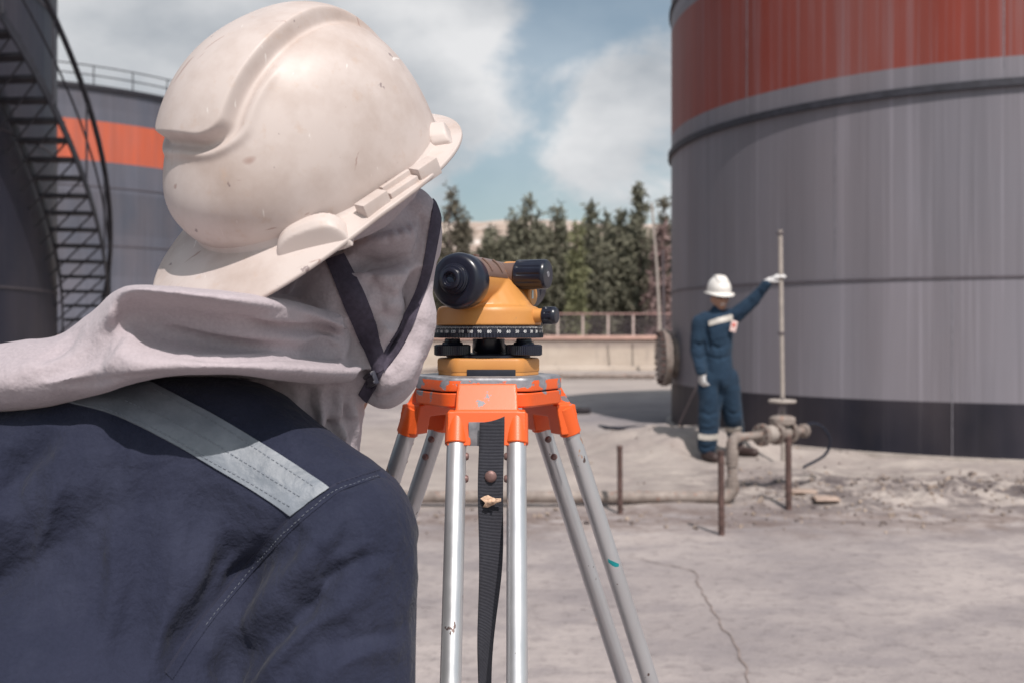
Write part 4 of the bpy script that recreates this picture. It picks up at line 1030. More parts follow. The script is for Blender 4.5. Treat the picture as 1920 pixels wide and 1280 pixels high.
# ------------------------------------------------------------------ hard hat
def helmet_mesh(NP=420, NT=170, ridge=True):
    rows = []; A, B, H = .128, .106, .146
    ph = np.linspace(0, 2*math.pi, NP, endpoint=False)
    def dome(ph, t, off=0):
        th = t*math.pi/2; n = 2.55; c, s_ = np.cos(ph), np.sin(ph)
        hr = np.sin(th)**(2/n); hz = np.cos(th)**(2/2.25)
        p = (A+off)*c*hr; s = (B+off)*s_*hr; u = (H+off)*hz+0*c
        p = p+.006*ss(-.02, .10, p)*np.sin(math.pi*np.clip(u/H, 0, 1))**.8+.016*ss(-.04, .12, p)*np.exp(-((u-.043)/.045)**2)*ss(-.022, .014, u)
        return np.stack([p, s, u], -1)
    T = np.concatenate([[.002], np.linspace(.01, 1, NT)])
    for t in T:
        P = dome(ph, t); e = 1e-3
        a = dome(ph+e, t)-P; b = dome(ph, min(t+e, 1))-dome(ph, min(t+e, 1)-e)
        n = np.cross(a, b); n /= np.linalg.norm(n, axis=-1)[:, None]+1e-12
        n *= np.sign((n*P).sum(-1)+1e-9)[:, None]
        p, s, u = P.T
        if ridge:
            q = np.arctan2(p/A, u/H); al = .150*q                      # arc position from crown centre towards the peak
            w_ = .047-.020*ss(.05, -.13, p); qe = .150*R_(52)
            dx = np.abs(s)-w_+.022; dy = al-qe+.022; dy = np.where(al > 0, dy, -1)
            dist = np.sqrt(np.maximum(dx, 0)**2+np.maximum(dy, 0)**2)+np.minimum(np.maximum(dx, dy), 0)-.022
            back = ss(-.150*R_(62), -.150*R_(12), al)
            h = .0125*ss(.0036, -.0032, dist)*back+.0030*np.exp(-((dist-.0125)/.0042)**2)*ss(.02, .085, al)*back
            g = -.0022*np.exp(-((dist-.0060)/.0035)**2)*back
            P = P+n*(h+g)[:, None]
        rows.append(P)
    def flange(f, dz):
        k = np.cos(ph); wid = .014+.054*ss(.1, .92, k); ws = .0225+.006*ss(0, .8, k)
        p = (A+f*wid)*k; s = (B+f*ws)*np.sin(ph)
        u = -.001-f**1.5*(.006+.020*ss(.2, 1, k))*(1-.35*np.sin(ph)**2)+dz
        # squarer rim than a plain ellipse
        sq = 1+.035*np.sin(2*ph)**2
        return np.stack([p*sq, s*sq, u], -1)
    d0 = dome(ph, 1.0)
    for f in (.10, .22, .4, .6, .8, .93): 
        P = flange(f, 0); wv = ss(.0, .3, f); rows.append(d0*(1-wv)*1+P*wv if f < .3 else P)
    rows += [flange(.985, .0004), flange(1.0, -.0006), flange(1.0, -.0026), flange(.97, -.0038), flange(.5, -.0035), flange(.1, -.003)]
    for t in np.linspace(.97, .02, 26): rows.append(dome(ph, t, -.0035))
    V = np.concatenate(rows); F = []; R = len(rows)
    for r in range(R-1):
        for i in range(NP): j = (i+1) % NP; F.append((r*NP+i, (r+1)*NP+i, (r+1)*NP+j, r*NP+j))
    F.append(tuple(range(NP))); F.append(tuple((R-1)*NP+i for i in range(NP-1, -1, -1)))
    return V, F
def hframe(az, pitch, roll):
    a, pt, r = R_(az), R_(pitch), R_(roll)
    p = np.array([math.cos(a)*math.cos(pt), math.sin(a)*math.cos(pt), -math.sin(pt)])
    s0 = nrm(np.cross([0, 0, 1.], p)); s0 = -s0 if s0[1] > 0 else s0
    u0 = np.cross(p, s0); u0 = -u0 if u0[2] < 0 else u0
    return np.stack([p, s0*math.cos(r)-u0*math.sin(r), u0*math.cos(r)+s0*math.sin(r)], 1)

# ------------------------------------------------------------------ observer in the foreground
def hand(mb, w_, d, n, s=1.0, curl=.5, side=1):
    """palm and five fingers; w_ wrist, d direction of the hand, n back-of-hand normal, side where the thumb is"""
    d = nrm(d); n = nrm(n-d*(n@d)); t = np.cross(d, n)*side
    mb.add(*ellip(w_+d*.045*s, (.028*s, .016*s, .052*s), np.stack([t, n, d], 1), 14, 10))
    for i, (o, L) in enumerate(((.024, .072), (.009, .08), (-.007, .074), (-.022, .058))):
        a = w_+d*.08*s+t*o*s; c1 = curl; b = a+nrm(d*math.cos(c1)-n*math.sin(c1))*L*.45*s; c2 = curl*2.2; c = b+nrm(d*math.cos(c2)-n*math.sin(c2))*L*.35*s
        c3 = curl*3; e = c+nrm(d*math.cos(c3)-n*math.sin(c3))*L*.25*s
        mb.add(*capsule(a, b, .0095*s, .0088*s, 10, 4)).add(*capsule(b, c, .0088*s, .008*s, 10, 4)).add(*capsule(c, e, .008*s, .007*s, 10, 4))
    a = w_+d*.025*s+t*.022*s; b = a+nrm(d*.7+t*.7-n*.2)*.04*s; c = b+nrm(d*.9+t*.1-n*.4)*.032*s
    mb.add(*capsule(a, b, .012*s, .010*s, 10, 4)).add(*capsule(b, c, .010*s, .008*s, 10, 4))
def E(px, py, Y_, rx, rz, ry=None):
    s = Y_/FX; return ellip(at(px, py, Y_), (rx*s, (ry if ry else rx)*s, rz*s))
def Cp(a, b, r1, r2): return capsule(at(*a), at(*b), r1*a[2]/FX, r2*b[2]/FX)
HY = .925; HR = hframe(221, 35.5, 12); HO = at(604, 329, HY); HS = .965
hipR, hipL = np.array([-.56, .66, .76]), np.array([-.70, .90, .76])
kneeR, kneeL = np.array([-.40, .72, .42]), np.array([-.50, 1.02, .42]); ankR, ankL = np.array([-.52, .56, .09]), np.array([-.66, .92, .09])
shR, shL = at(620, 1015, .87), np.array([-.37, 1.22, 1.09]); elR, elL = at(612, 1480, .83), np.array([-.30, 1.20, .83]); wrR, wrL = np.array([-.36, .74, .57]), np.array([-.42, 1.08, .57])
# continuous body inside the clothes
b = MB()
b.add(*ellip(HO+HR@np.array([-.005, 0, .01]), (.085, .070, .080), HR)).add(*E(738, 540, .99, 50, 105, 50)).add(*E(735, 650, .985, 42, 62, 50))
b.add(*hull([at(800, 480, 1.0), at(818, 520, 1.02), at(800, 530, 1.0), at(800, 515, .985), at(780, 500, 1.03)]))
b.add(*Cp((690, 600, .985), (560, 840, 1.0), 70, 80)).add(*Cp((560, 840, 1.0), (300, 1080, .93), 90, 170)).add(*capsule(at(300, 1080, .93), (-.62, .78, .80), .11, .12))
for sh, el, wr in ((shR, elR, wrR), (shL, elL, wrL)):
    b.add(*capsule(at(430, 930, .94), sh, .06, .055)).add(*capsule(sh, el, .055, .045)).add(*capsule(el, wr, .045, .028)); hand(b, wr, np.array([.25, .1, -.95]), np.array([.8, -.3, .3]), 1.0, .35)
for h_, k_, a_ in ((hipR, kneeR, ankR), (hipL, kneeL, ankL)): b.add(*capsule(h_, k_, .085, .055)).add(*capsule(k_, a_, .055, .04))
V, F = fuse(b, .0075, 4)
ob = link('person', V, F, M['skin'], loc=(-.55, .75, 0), label='crouching person in white hard hat, grey hood and dark blue coverall looking through the level', cat='person')
# coverall
b = MB()
b.add(*Cp((425, 885, 0.9116), (622, 1005, 0.8836), 178, 160)).add(*Cp((622, 1012, 0.8742), (606, 1500, 0.8275), 160, 172)).add(*Cp((430, 885, 0.9116), (200, 890, 0.8882), 178, 182)).add(*Cp((200, 890, 0.8882), (-150, 1000, 0.8696), 182, 200))
b.add(*Cp((330, 1010, 0.9210), (180, 1350, 0.8696), 250, 300)).add(*capsule(at(180, 1350, .87), (-.62, .78, .80), .155, .165)).add(*Cp((520, 950, 0.9257), (430, 1300, 0.8976), 170, 190))
b.add(*capsule(elR, wrR, .082, .05)).add(*capsule(at(430, 930, .96), shL, .085, .08)).add(*capsule(shL, elL, .082, .075)).add(*capsule(elL, wrL, .075, .05))
for h_, k_, a_ in ((hipR, kneeR, ankR), (hipL, kneeL, ankL)): b.add(*capsule(h_, k_, .13, .085)).add(*capsule(k_, a_, .085, .075))
V, F = fuse(b, .0036, 16, .6)
tree = bvh(V, F)
V = folds(V, F, [
    ([(560, 975), (505, 1030), (440, 1095), (366, 1185), (300, 1290)], -.016, .020),
    ([(640, 1050), (560, 1150), (470, 1215), (400, 1275)], -.013, .016), ([(600, 1040), (520, 1120), (430, 1195)], .010, .018),
    ([(700, 1060), (655, 1085), (600, 1125), (540, 1165)], -.010, .013), ([(730, 1150), (650, 1190), (560, 1250), (520, 1290)], -.009, .018), ([(740, 1100), (660, 1130), (590, 1175)], .007, .016),
    ([(286, 866), (287, 950), (280, 1048), (262, 1160), (248, 1275)], -.009, .014), ([(262, 880), (255, 1000), (235, 1130)], .006, .014),
    ([(150, 790), (110, 870), (82, 960), (60, 1080)], .006, .010), ([(90, 800), (30, 880), (-10, 960)], -.014, .016), ([(200, 830), (170, 900), (160, 1000)], .004, .010),
    ([(400, 960), (350, 1080), (310, 1180)], .006, .025), ([(450, 930), (400, 1020), (372, 1080)], -.004, .018), ([(120, 1000), (150, 1130), (140, 1260)], -.006, .03),
    ([(700, 1062), (640, 1092), (560, 1140), (470, 1212)], .011, .020, 's'), ([(745, 1130), (670, 1160), (600, 1215), (540, 1280)], .008, .018, 's'), ([(285, 870), (284, 960), (272, 1080), (252, 1260)], .008, .016, 's'),
    ([(735, 1045), (690, 1058), (640, 1082), (590, 1112)], .0065, .009, 's'), ([(650, 1120), (590, 1150), (530, 1190), (490, 1225)], .007, .010, 's'), ([(560, 1180), (500, 1235), (455, 1290)], .007, .010, 's'),
    ([(760, 1200), (700, 1205), (640, 1225), (600, 1255)], .006, .009, 's'), ([(680, 1000), (650, 1030), (600, 1055)], .004, .007, 's'), ([(455, 1010), (420, 1070), (395, 1130)], .005, .008, 's'), ([(350, 960), (320, 1040), (305, 1140)], .004, .008, 's'),
    ([(210, 900), (195, 1000), (190, 1120), (170, 1240)], .005, .010, 's'), ([(120, 860), (85, 960), (50, 1060)], .005, .009, 's'), ([(60, 850), (20, 930)], .006, .009, 's'), ([(250, 790), (240, 850), (228, 930)], .003, .007, 's'), ([(330, 1100), (290, 1180), (270, 1270)], .006, .010, 's'),
    ([(585, 985), (560, 1040), (520, 1090)], .006, .010, 's'), ([(420, 930), (380, 1000), (350, 1090), (330, 1180)], .005, .014, 's'), ([(655, 960), (632, 1010), (615, 1060)], -.004, .008, 's'),
    ([(770, 980), (760, 1060), (772, 1150)], .004, .02), ([(690, 900), (640, 960), (600, 1010)], -.003, .012), ([(700, 1240), (620, 1265), (560, 1290)], .006, .02),
    ([(715, 888), (660, 905), (615, 918), (545, 966), (500, 1012), (440, 1082)], -.0032, .0042, 'seam'), ([(712, 896), (660, 915), (618, 930), (552, 975), (505, 1022)], .0018, .004, 'seam')])
def ridged(a, b_, o, sd):
    r = 0; am = .5
    for i in range(o): r = r+am*(1-np.abs(2*vnoise(a*2**i, b_*2**i, sd+i)-1))**2; am *= .5
    return r-.45
u_ = V[:, 0]*.62-V[:, 2]*.78+.2*V[:, 1]; v_ = V[:, 0]*.78+V[:, 2]*.62+.5*V[:, 1]
wr_ = ridged(u_*3.4+.6*fbm(V[:, 0]*5, V[:, 2]*5, 2, 3), v_*9, 3, 40)
sl_ = ss(at(520, 900, .9)[0], at(640, 900, .9)[0], V[:, 0])
V = V+normals(V, F)*((.0085*sl_+.0045*(1-sl_))*wr_+.004*fbm(V[:, 0]*14+V[:, 1]*9, V[:, 2]*10+V[:, 1]*5, 4, 7))[:, None]
co_ = link('coverall', V, F, M['cover'], ob)
tb2 = bvh(V, F)
tape = ribbon(tb2, [(118, 752), (215, 778), (330, 835), (450, 905), (546, 966)], [(245, 700), (330, 742), (420, 790), (520, 850), (616, 914)], 9, .0012, .0010, 'reflective_tape', M['tape'], ob)
def stitches(tree, a, b_, name, mat, parent, off=.003, w=.0004, ln=.0026, gap=.0019):
    P = []
    for q in densify(a, 3):
        h, n = cast(tree, *q)
        if h is not None: P.append((h, n if n[1] < 0 else -n))
    mb = MB(); d = 0; i = 0
    pts = np.array([p[0] for p in P]); seg = np.linalg.norm(np.diff(pts, axis=0), axis=1); cum = np.concatenate([[0], np.cumsum(seg)])
    s = 0
    while s < cum[-1]-ln:
        f = lambda t: np.array([np.interp(t, cum, pts[:, k]) for k in range(3)]); k = int(np.searchsorted(cum, s)); n = P[min(k, len(P)-1)][1]
        mb.add(*tube([f(s)+n*off, f(s+ln)+n*off], w, 5)); s += ln+gap
    mb.build(name, mat, parent, sharp=0)
stitches(tb2, [(180, 762), (290, 806), (410, 872), (545, 950)], None, 'stitching', M['stitch'], tape, .0026)
stitches(tb2, [(290, 733), (410, 798), (500, 856), (590, 915)], None, 'stitching', M['stitch'], tape, .0026)
stitches(tb2, [(235, 754), (350, 804), (460, 868), (565, 934)], None, 'stitching', M['stitch'], tape, .0026)
ribbon(tb2, [(708, 883), (665, 896), (624, 912), (556, 962), (508, 1008), (440, 1086), (372, 1170), (310, 1262)], [(712, 894), (672, 908), (632, 925), (566, 976), (520, 1022), (452, 1098), (384, 1182), (322, 1274)], 2, -.0002, .0011, 'felled_seam', M['cover'], co_)
ribbon(tb2, [(706, 880), (664, 893), (622, 909), (553, 959), (505, 1005), (437, 1083), (369, 1167), (307, 1259)], [(708, 883), (665, 896), (624, 912), (556, 962), (508, 1008), (440, 1086), (372, 1170), (310, 1262)], 1, -.0004, .0008, 'seam_line', M['seam'], co_)
stitches(tb2, [(708, 891), (669, 904), (628, 921), (562, 972), (516, 1018), (448, 1094), (380, 1178)], None, 'felled_stitching', M['stitch'], co_, .0012, .00022)
stitches(tb2, [(712, 880), (660, 896), (625, 908)], None, 'seam_stitching', M['seam'], co_, .0004)
# boots
for a_ in (ankR, ankL):
    bt = MB().add(*capsule(a_+[0, 0, .05], a_+[0, 0, -.03], .055, .05)).add(*capsule(a_+[.0, 0, -.045], a_+[.14, .09, -.05], .045, .042)); V, F = fuse(bt, .006, 3); link('boot', V, F, M['boot'], ob)
# hood with its long neck cape
b = MB()
b.add(*ellip(HO+HR@np.array([-.012, 0, -.012]), (.100, .090, .050), HR)).add(*E(722, 505, .975, 96, 150, 80)).add(*E(775, 435, .985, 56, 90, 60)).add(*E(722, 660, .97, 72, 108, 75)).add(*E(752, 590, .975, 66, 110, 70))
b.add(*E(575, 545, .985, 75, 85, 40)).add(*Cp((640, 560, .96), (600, 660, .97), 90, 92)).add(*Cp((600, 660, .97), (590, 880, 1.0), 92, 84)).add(*Cp((600, 640, .955), (470, 625, .925), 82, 80))
def loft(stations, nseg=9, step=6):
    """cloth volume: each station is (px, [(py, Y), ...]) - a profile from inside the back, over the crest, down the front to the hem and back in"""
    xs_ = np.array([s_[0] for s_ in stations], float); PR = np.array([s_[1] for s_ in stations], float)
    xx = np.arange(xs_[0], xs_[-1]+1, step); n = PR.shape[1]; G = []
    P4 = np.zeros((len(xx), n, 2))
    for k in range(n):
        for c in range(2):
            # smooth interpolation along the cloth
            col = densify(np.stack([xs_, PR[:, k, c]*(1 if c == 0 else 1000)], 1), 4); P4[:, k, c] = np.interp(xx, col[:, 0], col[:, 1])/(1 if c == 0 else 1000)
    for i, x in enumerate(xx):
        q = P4[i]; Q = np.stack([q[:, 0], q[:, 1]*1900], 1); d = densify(Q, 1e9) if False else None
        pts = []; E_2 = np.concatenate([[2*Q[0]-Q[1]], Q, [2*Q[-1]-Q[-2]]])
        for a in range(1, n):
            for t in np.linspace(0, 1, nseg, endpoint=False):
                p0, p1, p2, p3 = E_2[a-1], E_2[a], E_2[a+1], E_2[a+2]
                pts.append(.5*(2*p1+(-p0+p2)*t+(2*p0-5*p1+4*p2-p3)*t*t+(-p0+3*p1-3*p2+p3)*t**3))
        pts.append(Q[-1]); G.append([at(x, p[0], p[1]/1900) for p in pts])
    G = np.array(G); m_ = G.shape[1]; V = G.reshape(-1, 3); F = []
    for i in range(len(xx)-1):
        for j in range(m_): k = (j+1) % m_; F.append((i*m_+j, i*m_+k, (i+1)*m_+k, (i+1)*m_+j))
    F.append(tuple(range(m_-1, -1, -1))); F.append(tuple((len(xx)-1)*m_+j for j in range(m_)))
    return V, F
ST = [
 (-300, [(690, 0.93), (660, 0.88), (668, 0.845), (700, 0.825), (725, 0.82), (750, 0.825), (775, 0.84), (782, 0.87), (760, 0.93)]),
 (-60, [(680, 0.93), (652, 0.88), (658, 0.845), (690, 0.82), (715, 0.81), (740, 0.812), (768, 0.83), (775, 0.87), (755, 0.93)]),
 (40, [(672, 0.93), (640, 0.88), (644, 0.845), (672, 0.815), (700, 0.8), (728, 0.8), (760, 0.82), (768, 0.86), (745, 0.93)]),
 (110, [(665, 0.94), (628, 0.88), (630, 0.845), (655, 0.822), (685, 0.805), (712, 0.79), (748, 0.81), (758, 0.85), (735, 0.93)]),
 (165, [(640, 0.94), (592, 0.88), (592, 0.84), (620, 0.815), (660, 0.808), (695, 0.79), (738, 0.805), (746, 0.84), (720, 0.93)]),
 (205, [(620, 0.94), (556, 0.86), (556, 0.805), (585, 0.789), (630, 0.801), (680, 0.779), (728, 0.789), (735, 0.84), (700, 0.93)]),
 (245, [(600, 0.94), (538, 0.832), (542, 0.767), (575, 0.8), (618, 0.805), (672, 0.7691), (712, 0.7761), (722, 0.84), (690, 0.93)]),
 (310, [(600, 0.95), (539, 0.826), (546, 0.751), (578, 0.797), (632, 0.812), (672, 0.7728), (700, 0.7758), (708, 0.84), (680, 0.94)]),
 (390, [(605, 0.95), (547, 0.824), (555, 0.751), (590, 0.797), (645, 0.818), (676, 0.7747), (696, 0.7797), (702, 0.85), (680, 0.95)]),
 (460, [(612, 0.96), (555, 0.829), (564, 0.769), (598, 0.803), (655, 0.825), (680, 0.7867), (696, 0.7927), (702, 0.86), (685, 0.96)]),
 (530, [(620, 0.97), (562, 0.854), (575, 0.809), (606, 0.835), (662, 0.848), (684, 0.8122), (702, 0.8202), (712, 0.88), (690, 0.97)]),
 (600, [(630, 0.98), (580, 0.908), (596, 0.868), (618, 0.9129), (668, 0.8929), (687, 0.8499), (708, 0.8579), (720, 0.9), (700, 0.98)]),
 (660, [(650, 0.998), (610, 0.95), (622, 0.92), (642, 0.9436), (674, 0.9236), (690, 0.8936), (706, 0.8986), (716, 0.928), (702, 0.993)]),
 (694, [(670, 1.012), (655, 0.982), (662, 0.957), (672, 0.967), (682, 0.957), (692, 0.934), (700, 0.937), (706, 0.952), (698, 1.007)])]
b.add(*Cp((470, 650, .93), (250, 655, .90), 60, 56)).add(*Cp((450, 735, .97), (0, 770, .95), 50, 55)).add(*Cp((470, 730, .95), (600, 775, .955), 34, 44)).add(*loft(ST))
V, F = fuse(b, .0025, 12, .6)
V = folds(V, F, [
    # cape: long valleys and crests running from the back of the neck to the throat
    ([(300, 600), (400, 612), (500, 625), (590, 645)], .006, .006), ([(420, 590), (500, 606), (580, 622)], -.004, .005), ([(150, 610), (120, 650), (70, 690)], -.003, .008), ([(205, 575), (215, 630), (190, 690)], .003, .006),
    ([(60, 730), (200, 715), (330, 698)], -.002, .005), ([(540, 640), (580, 632), (620, 640), (650, 660)], .006, .007), ([(560, 664), (610, 664), (650, 676)], -.004, .005), ([(470, 590), (530, 592), (590, 604)], .004, .005),
    ([(585, 725), (575, 760), (590, 800)], -.006, .006), ([(625, 718), (618, 770), (632, 830)], -.007, .006), ([(655, 725), (650, 780), (662, 840)], -.006, .005), ([(640, 730), (640, 790), (648, 845)], .005, .005),
    ([(605, 720), (600, 770)], .005, .006), ([(672, 780), (640, 800), (600, 812)], -.004, .006), ([(655, 745), (668, 790), (672, 830)], .003, .005),
    # small gathers under the brim
    ([(762, 420), (766, 446)], -.003, .003), ([(776, 410), (781, 440)], -.003, .003), ([(745, 430), (748, 452)], -.0025, .003), ([(790, 400), (794, 432)], -.003, .003), ([(728, 442), (730, 462)], -.002, .003),
    # face cloth
    ([(640, 492), (680, 498), (722, 496), (760, 486), (792, 470)], -.017, .007), ([(668, 512), (720, 512), (768, 504)], .010, .008), ([(800, 405), (792, 450), (786, 500)], -.006, .006),
    ([(795, 500), (780, 550), (758, 590), (722, 612)], -.017, .009), ([(690, 545), (730, 570), (756, 545)], .011, .014), ([(700, 615), (745, 612), (772, 590)], .004, .008),
    ([(690, 560), (715, 572), (730, 600)], -.004, .006), ([(765, 600), (745, 650), (715, 690)], -.014, .008), ([(790, 610), (760, 700), (720, 745)], .004, .012),
    ([(676, 745), (700, 752), (730, 742), (765, 712)], -.004, .005), ([(680, 690), (688, 730), (684, 770)], -.010, .008), ([(800, 560), (770, 660), (735, 720)], -.003, .006), ([(655, 600), (672, 640), (690, 690)], -.007, .007),
    ([(700, 440), (740, 430), (790, 400)], -.003, .005), ([(700, 455), (740, 450), (785, 430)], .003, .005), ([(650, 520), (668, 560), (690, 610)], .004, .008),
    ([(655, 480), (700, 470), (760, 450), (800, 430)], .006, .010, 's'), ([(700, 530), (740, 548), (765, 530), (778, 505)], .007, .009, 's'), ([(705, 640), (730, 640), (758, 622)], .005, .008, 's'),
    ([(650, 640), (640, 600), (610, 580)], .005, .008, 's'), ([(640, 690), (655, 660), (672, 640)], .004, .006, 's'), ([(620, 735), (600, 770), (590, 830)], .006, .008, 's'), ([(660, 760), (640, 800), (610, 830)], .006, .008, 's'),
    ([(230, 590), (225, 640), (180, 700)], .004, .010, 's'), ([(20, 700), (110, 690), (200, 650)], .004, .012, 's'), ([(330, 665), (450, 672), (560, 668)], .003, .006, 's')], 1.3)
face_ = ss(at(640, 600, .95)[0], at(700, 600, .95)[0], V[:, 0])
u_ = V[:, 0]*.35+V[:, 2]*.94; v_ = V[:, 0]*.94-V[:, 2]*.35+V[:, 1]*.4
wr_ = ridged(v_*5+.5*fbm(V[:, 0]*8, V[:, 2]*8, 2, 5), u_*17, 3, 60)
V = V+normals(V, F)*((.0055*face_+.0030*(1-face_))*wr_+.0018*fbm(V[:, 0]*22+V[:, 1]*9, V[:, 2]*20, 4, 17))[:, None]
hood = link('hood', V, F, M['hood'], ob)
ht = bvh(V, F)
ribbon(ht, [(611, 490), (640, 560), (668, 625), (694, 678), (701, 700)], [(645, 478), (676, 540), (704, 605), (716, 655), (718, 694)], 5, .0008, .0012, 'chin_strap', M['strap'], ob)
ribbon(ht, [(812, 372), (800, 455), (781, 545), (748, 612), (712, 672)], [(832, 372), (815, 470), (793, 560), (758, 645), (720, 698)], 5, .0010, .0012, 'chin_strap', M['strap'], ob)
s3 = ribbon(ht, [(702, 680), (688, 708), (672, 738)], [(722, 690), (708, 720), (690, 752)], 4, .0012, .0012, 'strap_end', M['strap'], ob)
h_, n_ = cast(ht, 704, 708)
if h_ is not None:
    n_ = n_ if n_[1] < 0 else -n_; x = nrm(np.array([.9, 0, .35])-n_*(np.array([.9, 0, .35])@n_)); R3 = np.stack([x, np.cross(n_, x), n_], 1)
    bk = MB().add(*box(h_+n_*.004, (.0105, .0065, .0022), R3, .0008)).build('buckle', M['buckle'], s3)
    for s in (-1, 1): MB().add(*box(h_+n_*.0062+R3[:, 1]*s*.0042, (.0112, .0014, .0014), R3, .0005)).build('buckle_bar', M['buckle'], s3)
# hard hat shell and fittings, worn back to front
V, F = helmet_mesh(); V = V*HS@HR.T+HO
hat = link('hard_hat', V, F, M['helmet'], ob, label='scuffed white hard hat worn with its peak over the neck')
hv = bvh(V, F)
def boss(px, py, size, name, along, lift=0, vox=.0009, squash=.5, kind='ell'):
    h, n = cast(hv, px, py); al = cast(hv, *along)[0]
    while h is None: px -= 4; py += 1; h, n = cast(hv, px, py)
    while al is None: along = (along[0]-4, along[1]+1); al = cast(hv, *along)[0]
    t = nrm(al-h); up = HR[:, 2]; n = nrm(h-HO-up*((h-HO)@up)); t = nrm(t-n*(t@n)); u2 = np.cross(n, t)
    if u2@up < 0: u2 = -u2
    return h, n, t, u2
h, n, t, u2 = boss(583, 455, 1, '', (640, 425)); R3 = np.stack([t, n, u2], 1)
pts_ = []
for x in np.linspace(-1, 1, 25):
    tz = .030*max(0, 1-abs(x)**3.2)**.5
    for (y, z) in ((.0065, -.013), (-.012, -.013), (.0035, -.013+tz*.86), (-.002, -.013+tz*1.0), (-.014, -.013+tz*1.02)): pts_.append(h+R3@np.array([x*.033, y, z]))
V, F = fuse(hull(pts_), .0012, 6); link('brim_boss', V, F, M['helmet'], hat)
h, n, t, u2 = boss(832, 255, 1, '', (838, 215)); R3 = np.stack([t, n, u2], 1)
b = MB(); b.add(*hull([h+R3@np.array([x*.019, y, z]) for x in np.linspace(-1, 1, 11) for (y, z) in ((.008, -.008), (-.012, -.008), (.004, -.008+.020*math.sqrt(max(0, 1-x*x*.8))), (-.012, -.006+.022*math.sqrt(max(0, 1-x*x*.8))))]))
V, F = fuse(b, .0013, 4); link('brim_boss', V, F, M['helmet'], hat)
A_ = cast(hv, 700, 387)[0]; B_ = cast(hv, 797, 322)[0]; q_ = 797
while B_ is None: q_ -= 4; B_ = cast(hv, q_, 324)[0]
ax = nrm(B_-A_); up = HR[:, 2]; n = nrm(np.cross(ax, up)); n = n if n[1] < 0 else -n; u2 = np.cross(n, ax); u2 = u2 if u2@up > 0 else -u2
R3 = np.stack([ax, n, u2], 1)
def blk(c, hx, hy, hz, dn=0, du=0): return box(c+n*dn+u2*du, (hx, hy, hz), R3, .0012)
sl = MB().add(*blk(A_, .0135, .007, .0078, .001, .001)).build('accessory_slot', M['helmet'], hat)
MB().add(*blk(B_, .0115, .007, .0078, .001, .001)).build('accessory_slot', M['helmet'], hat)
MB().add(*blk((A_*.48+B_*.52), .016, .0052, .0052, .002, -.001)).build('slot_bar', M['helmet'], hat)
MB().add(*blk((A_*.48+B_*.52), .016, .0025, .008, -.004, .001)).build('slot_back', M['helmet'], hat)

# ------------------------------------------------------------------ far worker, one arm out to the standpipe
WY = 9.5
def W(px, py, d=0): return at(px, py, WY+d)
b = MB()
hc = W(1350, 560)
b.add(*ellip(hc+[0, .01, .01], (.074, .092, .105))).add(*ellip(hc+[.004, -.03, -.055], (.052, .062, .060))).add(*ellip(hc+[.006, -.088, -.022], (.013, .02, .022)))
for s in (-1, 1): b.add(*ellip(hc+[.076*s, .01, -.01], (.012, .018, .032)))
b.add(*capsule(hc+[0, .01, -.06], W(1345, 592), .052, .055)).add(*capsule(W(1345, 612), W(1345, 700), .09, .10)).add(*capsule(W(1318, 602), W(1308, 650, .02), .035, .03)).add(*capsule(W(1308, 650, .02), W(1318, 697, -.1), .03, .026))
b.add(*capsule(W(1372, 594), W(1412, 562, -.05), .035, .03)).add(*capsule(W(1412, 562, -.05), W(1440, 529, -.11), .03, .026))
b.add(*capsule(W(1334, 705), W(1330, 780, -.02), .085, .06)).add(*capsule(W(1330, 780, -.02), W(1326, 846), .06, .04)).add(*capsule(W(1362, 705), W(1374, 780, .06), .085, .06)).add(*capsule(W(1374, 780, .06), W(1381, 834, .25), .055, .04))
V, F = fuse(b, .0085, 3)
gy = float(gz(1.9, 9.5))
pw = link('person', V, F, M['skin'], loc=(W(1345, 800)[0], WY, gy), label='standing person in blue coverall and white hard hat touching the upright pipe', cat='person')
b = MB()
b.add(*capsule(W(1318, 600), W(1372, 594), .075, .075)).add(*capsule(W(1346, 612), W(1346, 668), .145, .135)).add(*capsule(W(1346, 668), W(1348, 708), .135, .150)).add(*capsule(W(1345, 585), W(1345, 600), .07, .085))
b.add(*capsule(W(1312, 604), W(1307, 655, .02), .076, .070)).add(*capsule(W(1307, 655, .02), W(1315, 696, -.10), .070, .052))
b.add(*capsule(W(1374, 596), W(1413, 563, -.05), .078, .064)).add(*capsule(W(1413, 563, -.05), W(1438, 532, -.11), .062, .046))
b.add(*capsule(W(1333, 708), W(1330, 780, -.02), .125, .106)).add(*capsule(W(1330, 780, -.02), W(1326, 836), .104, .092)).add(*capsule(W(1362, 708), W(1374, 780, .06), .120, .100)).add(*capsule(W(1374, 780, .06), W(1381, 820, .24), .096, .084))
V, F = fuse(b, .0095, 5)
